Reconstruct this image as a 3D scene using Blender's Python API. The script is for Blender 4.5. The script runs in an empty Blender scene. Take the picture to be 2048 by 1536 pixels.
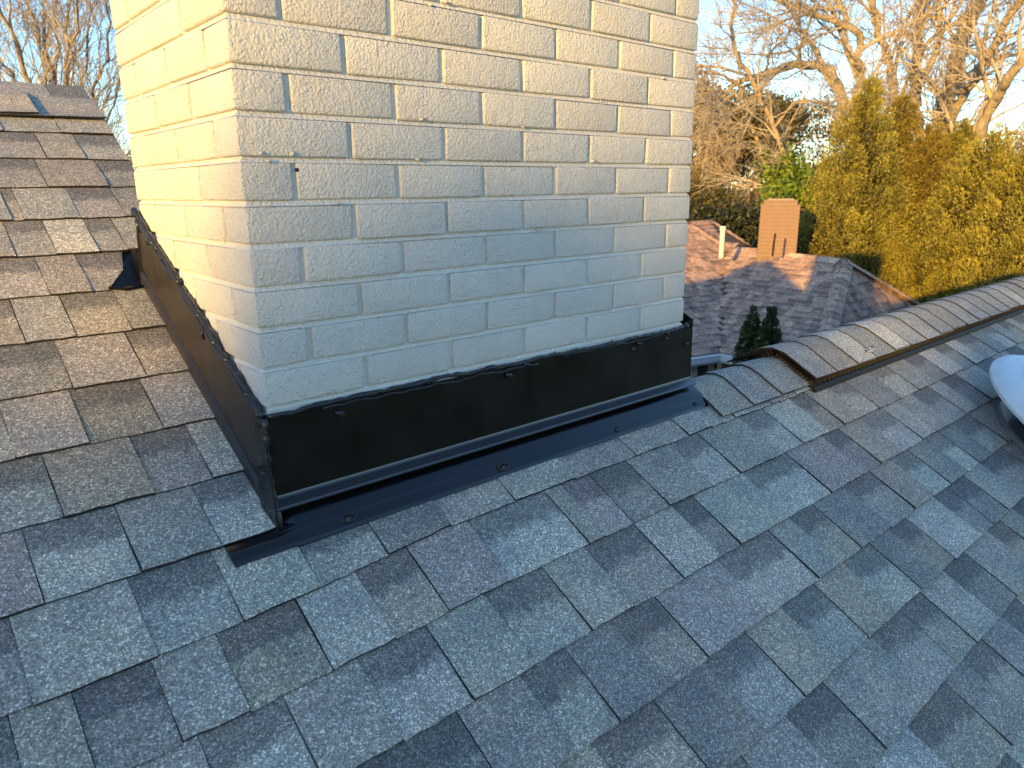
import bpy, bmesh, math, random
import numpy as np
from mathutils import Vector, Matrix
S = bpy.context.scene
COL = S.collection
rnd = random.Random(7)
NP = np.random.default_rng(11)

# ------------------------------------------------------------------ camera
F_PX, PITCH, ROLL, YAW = 1436.14, math.radians(15.2544), math.radians(0.6459), math.radians(40.773)
CAM = np.array([-0.4435, -1.1534, -0.3186])
_fw = np.array([math.sin(YAW)*math.cos(PITCH), math.cos(YAW)*math.cos(PITCH), -math.sin(PITCH)])
_r = np.array([math.cos(YAW), -math.sin(YAW), 0.0]); _d = np.cross(_fw, _r)
_r2 = math.cos(ROLL)*_r + math.sin(ROLL)*_d; _d2 = -math.sin(ROLL)*_r + math.cos(ROLL)*_d
cd = bpy.data.cameras.new('camera'); cam = bpy.data.objects.new('camera', cd); COL.objects.link(cam)
cam.matrix_world = Matrix(((_r2[0], -_d2[0], -_fw[0], CAM[0]), (_r2[1], -_d2[1], -_fw[1], CAM[1]), (_r2[2], -_d2[2], -_fw[2], CAM[2]), (0, 0, 0, 1)))
cd.sensor_width = 36; cd.lens = F_PX/2048*36; cd.clip_start = 0.05; cd.clip_end = 2000
cd.dof.use_dof = True; cd.dof.focus_distance = 1.75; cd.dof.aperture_fstop = 8.0
S.camera = cam

def at(px, py, dist):
    """world point seen at photo pixel (px, py) at a horizontal distance from the camera"""
    v = _r2*((px-1024)/F_PX) + _d2*((py-768)/F_PX) + _fw
    return CAM + v*(dist/math.hypot(v[0], v[1]))

# ------------------------------------------------------------------ light
SUN_EL, SUN_AZ = math.radians(7.5), math.radians(70.0)          # light travels towards this azimuth (from +Y to +X)
L = np.array([math.sin(SUN_AZ)*math.cos(SUN_EL), math.cos(SUN_AZ)*math.cos(SUN_EL), -math.sin(SUN_EL)])
W = bpy.data.worlds.new('World'); S.world = W; W.use_nodes = True
nt = W.node_tree; bg = nt.nodes['Background']
sky = nt.nodes.new('ShaderNodeTexSky'); sky.sky_type = 'NISHITA'; sky.sun_disc = False
sky.sun_elevation = SUN_EL; sky.sun_rotation = SUN_AZ + math.pi
sky.air_density = 1.0; sky.dust_density = 0.2; sky.ozone_density = 3.0; sky.altitude = 100
nt.links.new(sky.outputs[0], bg.inputs[0]); bg.inputs[1].default_value = 0.15
sd = bpy.data.lights.new('sun', 'SUN'); sd.energy = 2.9; sd.angle = math.radians(0.55); sd.color = (1.0, 0.60, 0.13)
so = bpy.data.objects.new('sun', sd); COL.objects.link(so)
so.rotation_euler = Vector(L).to_track_quat('-Z', 'Y').to_euler(); so.location = (-20, -8, 10)
S.view_settings.view_transform = 'Standard'; S.view_settings.look = 'None'
S.view_settings.exposure = 1.75; S.view_settings.gamma = 1.0; S.view_settings.use_curve_mapping = False
S.render.engine = 'CYCLES'
try:
    S.cycles.max_bounces = 6; S.cycles.use_denoising = True
except Exception:
    pass

# ------------------------------------------------------------------ helpers
def empty(name, loc=(0, 0, 0)):
    o = bpy.data.objects.new(name, None); o.empty_display_size = 0.1; o.location = loc; COL.objects.link(o); return o

def tag(o, label=None, cat=None, group=None, kind=None):
    for k, v in (('label', label), ('category', cat), ('group', group), ('kind', kind)):
        if v: o[k] = v
    return o

def put(name, me, mat, parent=None):
    o = bpy.data.objects.new(name, me)
    if mat is not None and len(me.materials) == 0: me.materials.append(mat)
    COL.objects.link(o)
    if parent is not None:
        o.parent = parent
        if parent.type == 'EMPTY': o.matrix_parent_inverse = Matrix.Translation(-parent.location)
    return o

class MB:
    def __init__(s): s.v = []; s.f = []; s.c = []; s.uv = {}
    def quad(s, a, b, c, d):
        n = len(s.v); s.v += [tuple(a), tuple(b), tuple(c), tuple(d)]; s.f.append((n, n+1, n+2, n+3))
    def poly(s, pts):
        n = len(s.v); s.v += [tuple(p) for p in pts]; s.f.append(tuple(range(n, n+len(pts))))
    def box(s, x0, x1, y0, y1, z0, z1):
        n = len(s.v)
        s.v += [(x0, y0, z0), (x1, y0, z0), (x1, y1, z0), (x0, y1, z0), (x0, y0, z1), (x1, y0, z1), (x1, y1, z1), (x0, y1, z1)]
        for f in ((0, 3, 2, 1), (4, 5, 6, 7), (0, 1, 5, 4), (1, 2, 6, 5), (2, 3, 7, 6), (3, 0, 4, 7)): s.f.append(tuple(n+i for i in f))
    def tube(s, pts, rad, n=8, cap=True):
        pts = [np.asarray(p, float) for p in pts]; base = len(s.v); k = len(pts)
        for i, p in enumerate(pts):
            t = pts[min(i+1, k-1)] - pts[max(i-1, 0)]; t = t/(np.linalg.norm(t)+1e-9)
            a = np.cross(t, (0, 0, 1) if abs(t[2]) < 0.9 else (1, 0, 0)); a /= np.linalg.norm(a); b = np.cross(t, a)
            r = rad[i] if hasattr(rad, '__len__') else rad
            for j in range(n):
                w = 2*math.pi*j/n; s.v.append(tuple(p + r*(math.cos(w)*a + math.sin(w)*b)))
        for i in range(k-1):
            for j in range(n):
                s.f.append((base+i*n+j, base+i*n+(j+1) % n, base+(i+1)*n+(j+1) % n, base+(i+1)*n+j))
        if cap:
            s.f.append(tuple(base+j for j in reversed(range(n)))); s.f.append(tuple(base+(k-1)*n+j for j in range(n)))
    def mesh(s, name, smooth=False):
        me = bpy.data.meshes.new(name); me.from_pydata(s.v, [], s.f)
        if smooth: me.polygons.foreach_set('use_smooth', [True]*len(me.polygons))
        me.update(); return me
    def build(s, name, mat, parent=None, smooth=False): return put(name, s.mesh(name, smooth), mat, parent)

def np_mesh(name, V, Fc, smooth=False):
    """V (n,3); Fc (m,k) all faces with k corners"""
    me = bpy.data.meshes.new(name); V = np.asarray(V, np.float32); Fc = np.asarray(Fc, np.int32); k = Fc.shape[1]
    me.vertices.add(len(V)); me.vertices.foreach_set('co', V.ravel())
    me.loops.add(Fc.size); me.loops.foreach_set('vertex_index', Fc.ravel())
    me.polygons.add(len(Fc)); me.polygons.foreach_set('loop_start', np.arange(0, Fc.size, k, dtype=np.int32))
    try: me.polygons.foreach_set('loop_total', np.full(len(Fc), k, np.int32))
    except Exception: pass
    if smooth: me.polygons.foreach_set('use_smooth', np.ones(len(Fc), bool))
    me.update(calc_edges=True); me.validate(); return me

def bevel(me, w, seg=2):
    bm = bmesh.new(); bm.from_mesh(me)
    bmesh.ops.bevel(bm, geom=bm.edges[:], offset=w, segments=seg, profile=0.6, affect='EDGES')
    bm.to_mesh(me); bm.free()
    me.polygons.foreach_set('use_smooth', [True]*len(me.polygons)); me.update()

# ------------------------------------------------------------------ materials
class NT:
    def __init__(s, name):
        s.m = bpy.data.materials.new(name); s.m.use_nodes = True; s.t = s.m.node_tree
        s.b = s.t.nodes['Principled BSDF']; s._tc = None
    def n(s, typ, **kw):
        nd = s.t.nodes.new(typ)
        for k, v in kw.items(): setattr(nd, k, v)
        return nd
    def l(s, a, b): s.t.links.new(a, b)
    def put(s, sock, v):
        if hasattr(v, 'is_linked') or hasattr(v, 'links'): s.l(v, sock)
        else: sock.default_value = v
    def obj(s):
        if s._tc is None: s._tc = s.n('ShaderNodeTexCoord')
        return s._tc.outputs['Object']
    def noise(s, scale, detail=3, rough=0.55, vec=None, dist=0.0):
        nd = s.n('ShaderNodeTexNoise'); s.l(vec or s.obj(), nd.inputs['Vector'])
        nd.inputs['Scale'].default_value = scale; nd.inputs['Detail'].default_value = detail
        nd.inputs['Roughness'].default_value = rough; nd.inputs['Distortion'].default_value = dist; return nd.outputs['Fac']
    def voro(s, scale, out='Color', vec=None, feature='F1'):
        nd = s.n('ShaderNodeTexVoronoi', feature=feature); s.l(vec or s.obj(), nd.inputs['Vector']); nd.inputs['Scale'].default_value = scale
        return nd.outputs[out]
    def math(s, op, a, b=0.0, c=None, clamp=False):
        nd = s.n('ShaderNodeMath', operation=op, use_clamp=clamp); s.put(nd.inputs[0], a); s.put(nd.inputs[1], b)
        if c is not None: s.put(nd.inputs[2], c)
        return nd.outputs[0]
    def ramp(s, f, stops):
        nd = s.n('ShaderNodeValToRGB'); s.put(nd.inputs[0], f); e = nd.color_ramp.elements
        while len(e) < len(stops): e.new(0.5)
        for i, (p, c) in enumerate(stops): e[i].position = p; e[i].color = (c[0], c[1], c[2], 1) if hasattr(c, '__len__') else (c, c, c, 1)
        return nd.outputs[0]
    def mix(s, f, a, b, mode='MIX'):
        nd = s.n('ShaderNodeMix', data_type='RGBA', blend_type=mode); s.put(nd.inputs[0], f)
        for sk, v in ((nd.inputs[6], a), (nd.inputs[7], b)):
            s.put(sk, (v[0], v[1], v[2], 1) if isinstance(v, tuple) and len(v) == 3 else v)
        return nd.outputs[2]
    def bump(s, h, strength, dist, prev=None):
        nd = s.n('ShaderNodeBump'); s.put(nd.inputs['Height'], h); nd.inputs['Strength'].default_value = strength; nd.inputs['Distance'].default_value = dist
        if prev is not None: s.l(prev, nd.inputs['Normal'])
        return nd.outputs[0]
    def out(s, col=None, rough=None, norm=None, **kw):
        if col is not None: s.put(s.b.inputs['Base Color'], (col[0], col[1], col[2], 1) if isinstance(col, tuple) and len(col) == 3 else col)
        if rough is not None: s.put(s.b.inputs['Roughness'], rough)
        if norm is not None: s.l(norm, s.b.inputs['Normal'])
        for k, v in kw.items(): s.put(s.b.inputs[k.replace('_', ' ')], v)
        return s.m

M = {}
# painted brick: cream masonry paint over rough-faced brick
t = NT('painted_brick')
n1 = t.noise(205, 4, 0.58, dist=0.1); n2 = t.noise(420, 2, 0.6); n3 = t.noise(9, 3); n4 = t.noise(40, 2, 0.6)
h = t.math('ADD', t.math('MULTIPLY', n1, 0.75), t.math('MULTIPLY', n2, 0.25))
nb = t.bump(h, 1.0, 0.0080); nb = t.bump(n4, 0.8, 0.005, nb)
col = t.mix(t.ramp(n3, [(0.35, 0.0), (0.7, 1.0)]), (0.620, 0.602, 0.560), (0.670, 0.652, 0.610))
col = t.mix(t.ramp(n2, [(0.66, 0.0), (0.9, 0.25)]), col, (0.46, 0.42, 0.35))
oi = t.n('ShaderNodeObjectInfo')
col = t.mix(1.0, col, t.ramp(oi.outputs['Random'], [(0.0, (0.93, 0.925, 0.93)), (0.5, (0.985, 0.985, 0.98)), (1.0, (1.04, 1.035, 1.02))]), 'MULTIPLY')
mp = t.n('ShaderNodeMapping'); t.l(t.obj(), mp.inputs[0]); mp.inputs['Scale'].default_value = (1, 1, 0.16)
col = t.mix(t.ramp(t.noise(26, 4, 0.7, vec=mp.outputs[0]), [(0.60, 0.0), (0.84, 0.22)]), col, (0.50, 0.47, 0.42))
M['brick'] = t.out(col, 0.62, nb)
t = NT('painted_mortar')
nb = t.bump(t.noise(170, 3, 0.6), 1.0, 0.004)
M['mortar'] = t.out(t.mix(t.ramp(t.noise(60, 3), [(0.4, 0.0), (0.8, 0.8)]), (0.65, 0.632, 0.59), (0.60, 0.58, 0.54)), 0.7, nb)

# asphalt shingle: granule colours come from each shingle's own tone attribute, alpha = printed dark band near its head
def shingle_mat(name, gran, bumpd, contrast):
    t = NT(name)
    at_ = t.n('ShaderNodeAttribute', attribute_name='tone'); uv = t.n('ShaderNodeUVMap'); uv.uv_map = 'uv'
    sep = t.n('ShaderNodeSeparateXYZ'); t.l(uv.outputs[0], sep.inputs[0])
    v = sep.outputs[1]
    wob = t.noise(38, 3, 0.65); low = t.noise(5.5, 2)
    band = t.math('ADD', v, t.math('MULTIPLY', t.math('SUBTRACT', wob, 0.5), 0.42))
    band = t.math('ADD', band, t.math('MULTIPLY', t.math('SUBTRACT', low, 0.5), 0.35))
    band = t.math('MULTIPLY', t.ramp(band, [(0.52, 0.0), (0.66, 1.0)]), at_.outputs['Alpha'])
    base = at_.outputs['Color']
    cm = t.noise(10.0, 3, 0.55)
    tint = t.ramp(cm, [(0.30, (0.80, 0.84, 0.90)), (0.5, (1, 1, 1)), (0.70, (1.18, 1.13, 1.09))])
    base = t.mix(1.0, base, tint, 'MULTIPLY')
    base = t.mix(t.math('MULTIPLY', band, 0.62), base, (0.072, 0.074, 0.084))
    g = t.voro(gran, 'Color'); gs = t.n('ShaderNodeSeparateColor'); t.l(g, gs.inputs[0])
    gl = t.ramp(gs.outputs[0], [(0.0, 0.28), (0.45, 0.75), (0.80, 1.25), (0.93, 2.0), (1.0, 3.1)])
    gl = t.mix(contrast, (1, 1, 1), gl)
    base = t.mix(1.0, base, gl, 'MULTIPLY')
    g2 = t.ramp(t.noise(gran*0.28, 2, 0.6), [(0.3, 0.80), (0.7, 1.2)])
    base = t.mix(1.0, base, g2, 'MULTIPLY')
    hh = t.math('ADD', t.voro(gran, 'Distance'), t.math('MULTIPLY', gs.outputs[1], 0.6))
    nb = t.bump(hh, 0.9, bumpd)
    return t.out(base, 0.88, nb)
M['shingle'] = shingle_mat('asphalt_shingle', 470, 0.0013, 0.75)
M['brown_shingle'] = shingle_mat('brown_asphalt_shingle', 60, 0.003, 0.35)
t = NT('roof_felt'); M['felt'] = t.out((0.02, 0.02, 0.022), 0.9)
t = NT('shingle_edge'); M['edge'] = t.out(t.mix(t.noise(200, 2), (0.008, 0.008, 0.009), (0.032, 0.030, 0.028)), 0.95)

# black coated flashing
t = NT('black_coated_metal')
sc = t.noise(14, 5, 0.7, dist=1.5); dust = t.ramp(sc, [(0.56, 0.0), (0.80, 0.35)])
col = t.mix(dust, (0.004, 0.004, 0.0045), (0.018, 0.018, 0.02))
M['black'] = t.out(col, t.ramp(t.noise(22, 3), [(0.3, 0.13), (0.7, 0.24)]), t.bump(t.noise(5, 2), 0.12, 0.005), IOR=1.62)
t = NT('dimmed_black_metal')  # copy of the coated metal, shaded look put into colour and gloss
sc = t.noise(11, 5, 0.7, dist=2.0); dust = t.ramp(sc, [(0.58, 0.0), (0.82, 0.5)])
M['panel'] = t.out(t.mix(dust, (0.0025, 0.0025, 0.003), (0.012, 0.012, 0.014)), t.ramp(t.noise(9, 3), [(0.3, 0.28), (0.7, 0.45)]), t.bump(t.noise(3.5, 2), 0.12, 0.01), IOR=1.38)
t = NT('bronze_coated_metal')
str_ = t.n('ShaderNodeMapping'); t.l(t.obj(), str_.inputs[0]); str_.inputs['Scale'].default_value = (1, 9, 1.2)
col = t.mix(t.ramp(t.noise(6, 4, 0.6, vec=str_.outputs[0]), [(0.45, 0.0), (0.75, 0.5)]), (0.018, 0.014, 0.012), (0.042, 0.035, 0.030))
M['bronze'] = t.out(col, 0.42, t.bump(t.noise(5, 2), 0.25, 0.006))
t = NT('black_sealant'); M['sealant'] = t.out((0.018, 0.019, 0.022), 0.28, t.bump(t.noise(120, 2), 0.5, 0.003))
t = NT('screw_metal'); M['screw'] = t.out((0.05, 0.05, 0.055), 0.3, Metallic=0.6)
t = NT('black_plastic'); M['plastic'] = t.out(t.mix(t.noise(60, 3), (0.008, 0.0075, 0.007), (0.022, 0.019, 0.017)), 0.6, Specular_IOR_Level=0.25)
t = NT('brown_dusty_plastic'); M['dusty'] = t.out(t.mix(t.noise(90, 3), (0.008, 0.0065, 0.005), (0.032, 0.026, 0.018)), 0.8)
t = NT('white_plastic')
col = t.mix(t.ramp(t.noise(18, 4, 0.6), [(0.45, 0.0), (0.8, 0.6)]), (0.66, 0.68, 0.70), (0.50, 0.52, 0.54))
M['white_plastic'] = t.out(col, 0.45, t.bump(t.noise(12, 2), 0.2, 0.004))
t = NT('grey_plastic'); M['grey_plastic'] = t.out((0.12, 0.125, 0.14), 0.4)
t = NT('vent_mesh'); M['mesh'] = t.out((0.008, 0.008, 0.009), 0.7)
t = NT('scuff'); M['scuff'] = t.out(t.mix(t.noise(150, 2), (0.45, 0.43, 0.40), (0.7, 0.68, 0.64)), 0.8)

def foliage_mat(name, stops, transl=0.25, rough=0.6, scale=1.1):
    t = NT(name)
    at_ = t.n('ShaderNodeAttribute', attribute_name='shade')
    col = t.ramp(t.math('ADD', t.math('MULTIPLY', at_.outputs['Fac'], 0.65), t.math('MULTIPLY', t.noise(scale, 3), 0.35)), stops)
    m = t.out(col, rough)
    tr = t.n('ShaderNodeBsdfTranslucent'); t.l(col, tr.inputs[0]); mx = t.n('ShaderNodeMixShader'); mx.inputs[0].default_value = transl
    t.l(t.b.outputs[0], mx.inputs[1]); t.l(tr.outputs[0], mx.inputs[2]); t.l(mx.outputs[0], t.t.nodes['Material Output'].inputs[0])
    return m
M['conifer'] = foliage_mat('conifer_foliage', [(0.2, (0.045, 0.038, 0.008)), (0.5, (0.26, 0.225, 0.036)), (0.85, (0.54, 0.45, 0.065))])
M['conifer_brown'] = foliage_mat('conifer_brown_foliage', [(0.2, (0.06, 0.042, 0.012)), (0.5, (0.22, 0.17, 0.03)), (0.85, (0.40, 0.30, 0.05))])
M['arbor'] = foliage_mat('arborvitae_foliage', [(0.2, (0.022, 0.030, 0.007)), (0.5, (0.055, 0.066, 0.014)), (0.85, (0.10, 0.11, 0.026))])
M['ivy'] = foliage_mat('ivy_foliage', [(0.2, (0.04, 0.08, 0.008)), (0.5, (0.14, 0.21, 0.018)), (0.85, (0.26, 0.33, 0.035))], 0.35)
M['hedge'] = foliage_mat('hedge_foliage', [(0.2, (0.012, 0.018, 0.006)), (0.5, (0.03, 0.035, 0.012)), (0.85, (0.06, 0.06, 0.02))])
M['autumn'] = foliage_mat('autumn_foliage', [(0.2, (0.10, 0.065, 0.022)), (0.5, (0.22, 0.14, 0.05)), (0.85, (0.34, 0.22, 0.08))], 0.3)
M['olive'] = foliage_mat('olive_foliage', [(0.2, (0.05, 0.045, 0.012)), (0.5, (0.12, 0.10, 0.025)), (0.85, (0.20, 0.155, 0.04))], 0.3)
def bark(name, a, b):
    t = NT(name)
    mp = t.n('ShaderNodeMapping'); t.l(t.obj(), mp.inputs[0]); mp.inputs['Scale'].default_value = (1, 1, 0.25)
    n = t.noise(14, 4, 0.65, vec=mp.outputs[0])
    return t.out(t.mix(t.ramp(n, [(0.3, 0.0), (0.7, 1.0)]), a, b), 0.9, t.bump(n, 0.8, 0.03))
M['bark'] = bark('grey_bark', (0.17, 0.135, 0.095), (0.46, 0.375, 0.28))
M['twig'] = bark('twig_bark', (0.32, 0.26, 0.205), (0.54, 0.455, 0.37))
M['tanbark'] = bark('tan_bark', (0.17, 0.125, 0.08), (0.42, 0.32, 0.215))
t = NT('red_brick_wall')
br = t.n('ShaderNodeTexBrick'); mp = t.n('ShaderNodeMapping'); t.l(t.obj(), mp.inputs[0]); t.l(mp.outputs[0], br.inputs[0])
M['redbrick'] = t.out(t.mix(t.noise(25, 3), (0.15, 0.085, 0.058), (0.27, 0.165, 0.112)), 0.85, t.bump(t.noise(80, 2), 0.5, 0.004))
t = NT('red_mortar'); M['redmortar'] = t.out((0.30, 0.22, 0.16), 0.9)
t = NT('brown_brick'); M['brownbrick'] = t.out(t.mix(t.noise(18, 3), (0.12, 0.075, 0.05), (0.22, 0.14, 0.10)), 0.85)
t = NT('white_paint'); M['white'] = t.out((0.72, 0.72, 0.71), 0.45)
t = NT('green_glass'); M['glass'] = t.out((0.07, 0.12, 0.10), 0.12)
t = NT('pale_pipe'); M['pipe'] = t.out((0.55, 0.53, 0.45), 0.6)
t = NT('siding'); M['siding'] = t.out((0.45, 0.44, 0.41), 0.7)
t = NT('lawn')
M['ground'] = t.out(t.mix(t.noise(0.6, 5, 0.6), (0.06, 0.065, 0.02), (0.16, 0.12, 0.05)), 0.95, t.bump(t.noise(8, 4), 0.6, 0.05))

# ------------------------------------------------------------------ setting: ground
GZ = -5.6
m = MB(); N = 24
for i in range(N):
    for j in range(N):
        a = lambda q: math.copysign(abs(q)**2.2, q)*700
        x0, x1, y0, y1 = [a(2*q/N-1) for q in (i, i+1, j, j+1)]
        m.quad((x0, y0, GZ), (x1, y0, GZ), (x1, y1, GZ), (x0, y1, GZ))
tag(m.build('ground', M['ground']), kind='structure')

# ------------------------------------------------------------------ our house
SL = 0.5787; ZR = -0.877; TH = math.atan(SL); CT, ST = math.cos(TH), math.sin(TH)
house = empty('house', (0, 0, GZ))
tag(house, 'grey shingled house roof filling the foreground with white brick chimney', 'house')
def rp(X, Y, h=0.0):
    """point on the front roof slope (Y measured horizontally) raised h along its normal"""
    return (X, Y - ST*h, ZR + SL*Y + CT*h)
YR, YL = 0.02, 1.43            # ridge lines of the low (right) and high (left) part
XG, XF = 0.118, -0.012         # gable edge of the high part; side flashing foot
m = MB()
# front deck, high part and low part, 10 mm below the shingle plane
def slab(m, pts, th=0.02):
    P = [Vector(p) for p in pts]; n = (P[1]-P[0]).cross(P[2]-P[0]).normalized()
    Q = [p - n*th for p in P]; k = len(P)
    m.poly(P); m.poly(list(reversed(Q)))
    for i in range(k): m.poly([P[i], Q[i], Q[(i+1) % k], P[(i+1) % k]])
hh = -0.004
slab(m, [rp(-7, -4.2, hh), rp(12, -4.2, hh), rp(12, -0.05, hh), rp(-7, -0.05, hh)])
slab(m, [rp(-7, -0.05, hh), rp(-0.004, -0.05, hh), rp(-0.004, 0.62, hh), rp(-7, 0.62, hh)])
slab(m, [rp(-7, 0.62, hh), rp(XG-0.004, 0.62, hh), rp(XG-0.004, YL, hh), rp(-7, YL, hh)])
slab(m, [rp(1.19, -0.05, hh), rp(12, -0.05, hh), rp(12, YR, hh), rp(1.19, YR, hh)])
def bp_(X, Y, yr, h=0.0):      # back slope
    return (X, Y + ST*h, ZR + SL*yr - SL*(Y-yr) + CT*h)
slab(m, [bp_(-7, YL, YL, hh), bp_(XG-0.004, YL, YL, hh), bp_(XG-0.004, 6.5, YL, hh), bp_(-7, 6.5, YL, hh)])
slab(m, [bp_(XG, YR+0.62, YR, hh), bp_(12, YR+0.62, YR, hh), bp_(12, 4.6, YR, hh), bp_(XG, 4.6, YR, hh)])
slab(m, [bp_(1.19, YR, YR, hh), bp_(12, YR, YR, hh), bp_(12, YR+0.62, YR, hh), bp_(1.19, YR+0.62, YR, hh)])
roof = m.build('roof', M['felt'], house)
m = MB()   # walls under the roof
m.box(-6.6, 11.6, -3.8, 4.2, GZ, -3.4)
w0 = [(XG-0.05, -0.2), (XG-0.05, YL), (XG-0.05, 6.1)]
m.poly([(XG-0.03, -3.6, -3.4), (XG-0.03, 6.1, -3.75), (XG-0.03, YL, ZR+SL*YL-0.05), (XG-0.03, -3.6, ZR-SL*3.6-0.05)])
m.poly([(11.5, -3.6, -3.4), (11.5, 4.2, -3.4), (11.5, YR, ZR+SL*YR-0.05)])
m.build('wall', M['siding'], house)
m = MB()
P0, P1 = bp_(XG, YL, YL, -0.03), bp_(XG, 6.5, YL, -0.03); Pm = rp(XG, 0.62, -0.03)
for (a, b) in ((P0, P1), (Pm, P0)):
    m.quad((XG+.012, a[1], a[2]), (XG+.012, b[1], b[2]), (XG+.012, b[1], b[2]-0.14), (XG+.012, a[1], a[2]-0.14))
    m.quad((XG-.012, a[1], a[2]), (XG-.012, b[1], b[2]), (XG-.012, b[1], b[2]-0.14), (XG-.012, a[1], a[2]-0.14))
m.build('rake_board', M['white'], house)

# shingles ----------------------------------------------------------
TONE = {'L': (0.450, 0.420, 0.360), 'G': (0.372, 0.347, 0.298), 'D': (0.295, 0.279, 0.250), 'B': (0.385, 0.333, 0.268), 'P': (0.385, 0.342, 0.304), 'W': (0.52, 0.475, 0.40)}
def add_attr(me, tone, alpha, uvs):
    a = me.color_attributes.new('tone', 'FLOAT_COLOR', 'POINT'); n = len(me.vertices)
    tone = np.asarray(tone, np.float32)
    c = np.empty((n, 4), np.float32); c[:, :3] = tone; c[:, 3] = alpha
    a.data.foreach_set('color', c.ravel())
    u = me.uv_layers.new(name='uv'); vi = np.empty(len(me.loops), np.int32); me.loops.foreach_get('vertex_index', vi)
    u.data.foreach_set('uv', np.asarray(uvs, np.float32)[vi].ravel())
EXPO = 0.1255
def shingle_geo(X0, X1, Yb, expo, tooth, lift=0.0, cutR=None, skew=(0, 0)):
    """one shingle tab on the front slope: butt at Yb, head tucked under the next course"""
    r = rnd
    hb = ((0.0110 if tooth else 0.0076) if Yb < 0.2 else (0.0098 if tooth else 0.0076)) + r.uniform(-.0007, .0009) + lift; g = 0.0010 if not tooth else 0.0004
    n = max(3, int((X1-X0)/0.022)); V = []; UV = []; F = []
    tail = expo + 0.028
    rows = [(0.0, -0.0002), (0.0018, hb-0.0012), (0.007, hb), (expo*0.5, hb*0.62+0.001), (tail, 0.0015)]
    sk = r.uniform(-.0012, .0012)
    jit = [r.uniform(-.0011, .0011) for _ in range(n+1)]; jh = [r.uniform(-.0006, .0006) for _ in range(n+1)]
    for ri, (dy, h) in enumerate(rows):
        for i in range(n+1):
            x = X0+g + (X1-X0-2*g)*i/n
            if ri == 0: y, hv = Yb + jit[i] + sk + 0.0006, hb - 0.0052 + (0 if lift == 0 else -0.001)
            elif ri == 1: y, hv = Yb + jit[i]*1.2 + sk, hb-0.0004+jh[i]
            elif ri == 2: y, hv = Yb + 0.005, hb + jh[i]
            else: y, hv = Yb + dy, h
            if ri == 0: hv = 0.0012 if lift == 0 else 0.004
            y += skew[0]+(skew[1]-skew[0])*i/n
            if cutR is not None:
                lim = cutR(y); x = min(x, lim)
            if 0 < i < n: pass
            else: x += r.uniform(-.0009, .0009)
            V.append(rp(x, y, hv)); UV.append((x, dy/expo))
    w = n+1
    for a in range(len(rows)-1):
        for i in range(n): F.append((a*w+i, a*w+i+1, (a+1)*w+i+1, (a+1)*w+i))
    # sides
    for i in (0, n):
        b = len(V)
        for ri in (1, 2, 3, 4):
            p = V[ri*w+i]; u = UV[ri*w+i]
            V.append(tuple(np.array(p) - 0.0065*np.array((0, -ST, CT)))); UV.append((u[0], u[1]))
        for k in range(3):
            q = (( (k+1)*w+i, (k+2)*w+i, b+k+1, b+k) if i == 0 else ((k+1)*w+i, b+k, b+k+1, (k+2)*w+i)); F.append(q)
    return V, UV, F
JX = {0: [-.145, -.011], 1: [-.21, -.076, .014], 2: [-.26, -.105, .031], 3: [-.206, -.182, -.069, .031], 4: [-.226, -.149, -.066, -.005], 5: [-.194, -.117],
 6: [-.266, -.18, -.078], 7: [-.34, -.22, -.094], 8: [-.337, -.229, -.108], 9: [-.42, -.301, -.167, -.07], 10: [-.358, -.229, -.108],
 11: [-.401, -.25, -.125, .006, .142, .286, .45, .627, .833, .943, 1.046, 1.149, 1.26, 1.33, 1.455, 1.50, 1.60, 1.68, 1.74, 1.84, 1.98, 2.07, 2.17, 2.28, 2.40],
 12: [-.428, -.358, -.259, -.169, -.04, .072, .181, .327, .534, .582, .799, .967, 1.087, 1.283, 1.404, 1.554, 1.652, 1.782, 1.894, 2.068, 2.213, 2.366, 2.50, 2.648],
 13: [-.36, -.24, -.12, .002, .131, .261, .404, .519, .675, .808, .887, 1.097, 1.311, 1.512, 1.757, 1.915, 2.15, 2.30, 2.416, 2.558],
 14: [-.1, .098, .228, .334, .583, .796, 1.004, 1.1, 1.386, 1.539, 1.674, 1.797, 1.938, 2.041, 2.164, 2.32], 15: [.05, .266, .42, .574, .71, .845, .981, 1.119, 1.262, 1.478, 1.669, 1.903, 2.05],
 16: [.25, .497, .64, .779, .993, 1.256, 1.4, 1.542, 1.72]}
# tone of the tab to the left of each joint (and one more at the end); lower-case = recessed tab with dark printed head
TX = {0: 'gGg', 1: 'gGBG', 2: 'gGBg', 3: 'GbGGg', 4: 'GgWgG', 5: 'GgG', 6: 'BgBg', 7: 'GgGB', 8: 'gGBg', 9: 'gGBgL', 10: 'pLgL',
 11: 'pLgLGDGgPPpLGWLGBWGBPBGDG', 12: 'GbDgBlBgLGpPlGLLBBGDLGDLG', 13: 'GgLGlgLgPlDLlpdLlGLDL', 14: 'GdPgDpLGbGBLdLDgG', 15: 'GDBDgBGBLdLDlG', 16: 'GDPDPGLdGB'}
def yb_of(k, X):
    if k <= 10: return 1.2314 - EXPO*k
    if k == 11: return -0.147 + 0.027*min(1, max(0, (X+.1)/.4))
    if k == 12: return -0.262 + 0.011*min(1, max(0, (X+.1)/.4))
    return -0.383 - 0.1283*(k-13)
cells = []
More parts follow.
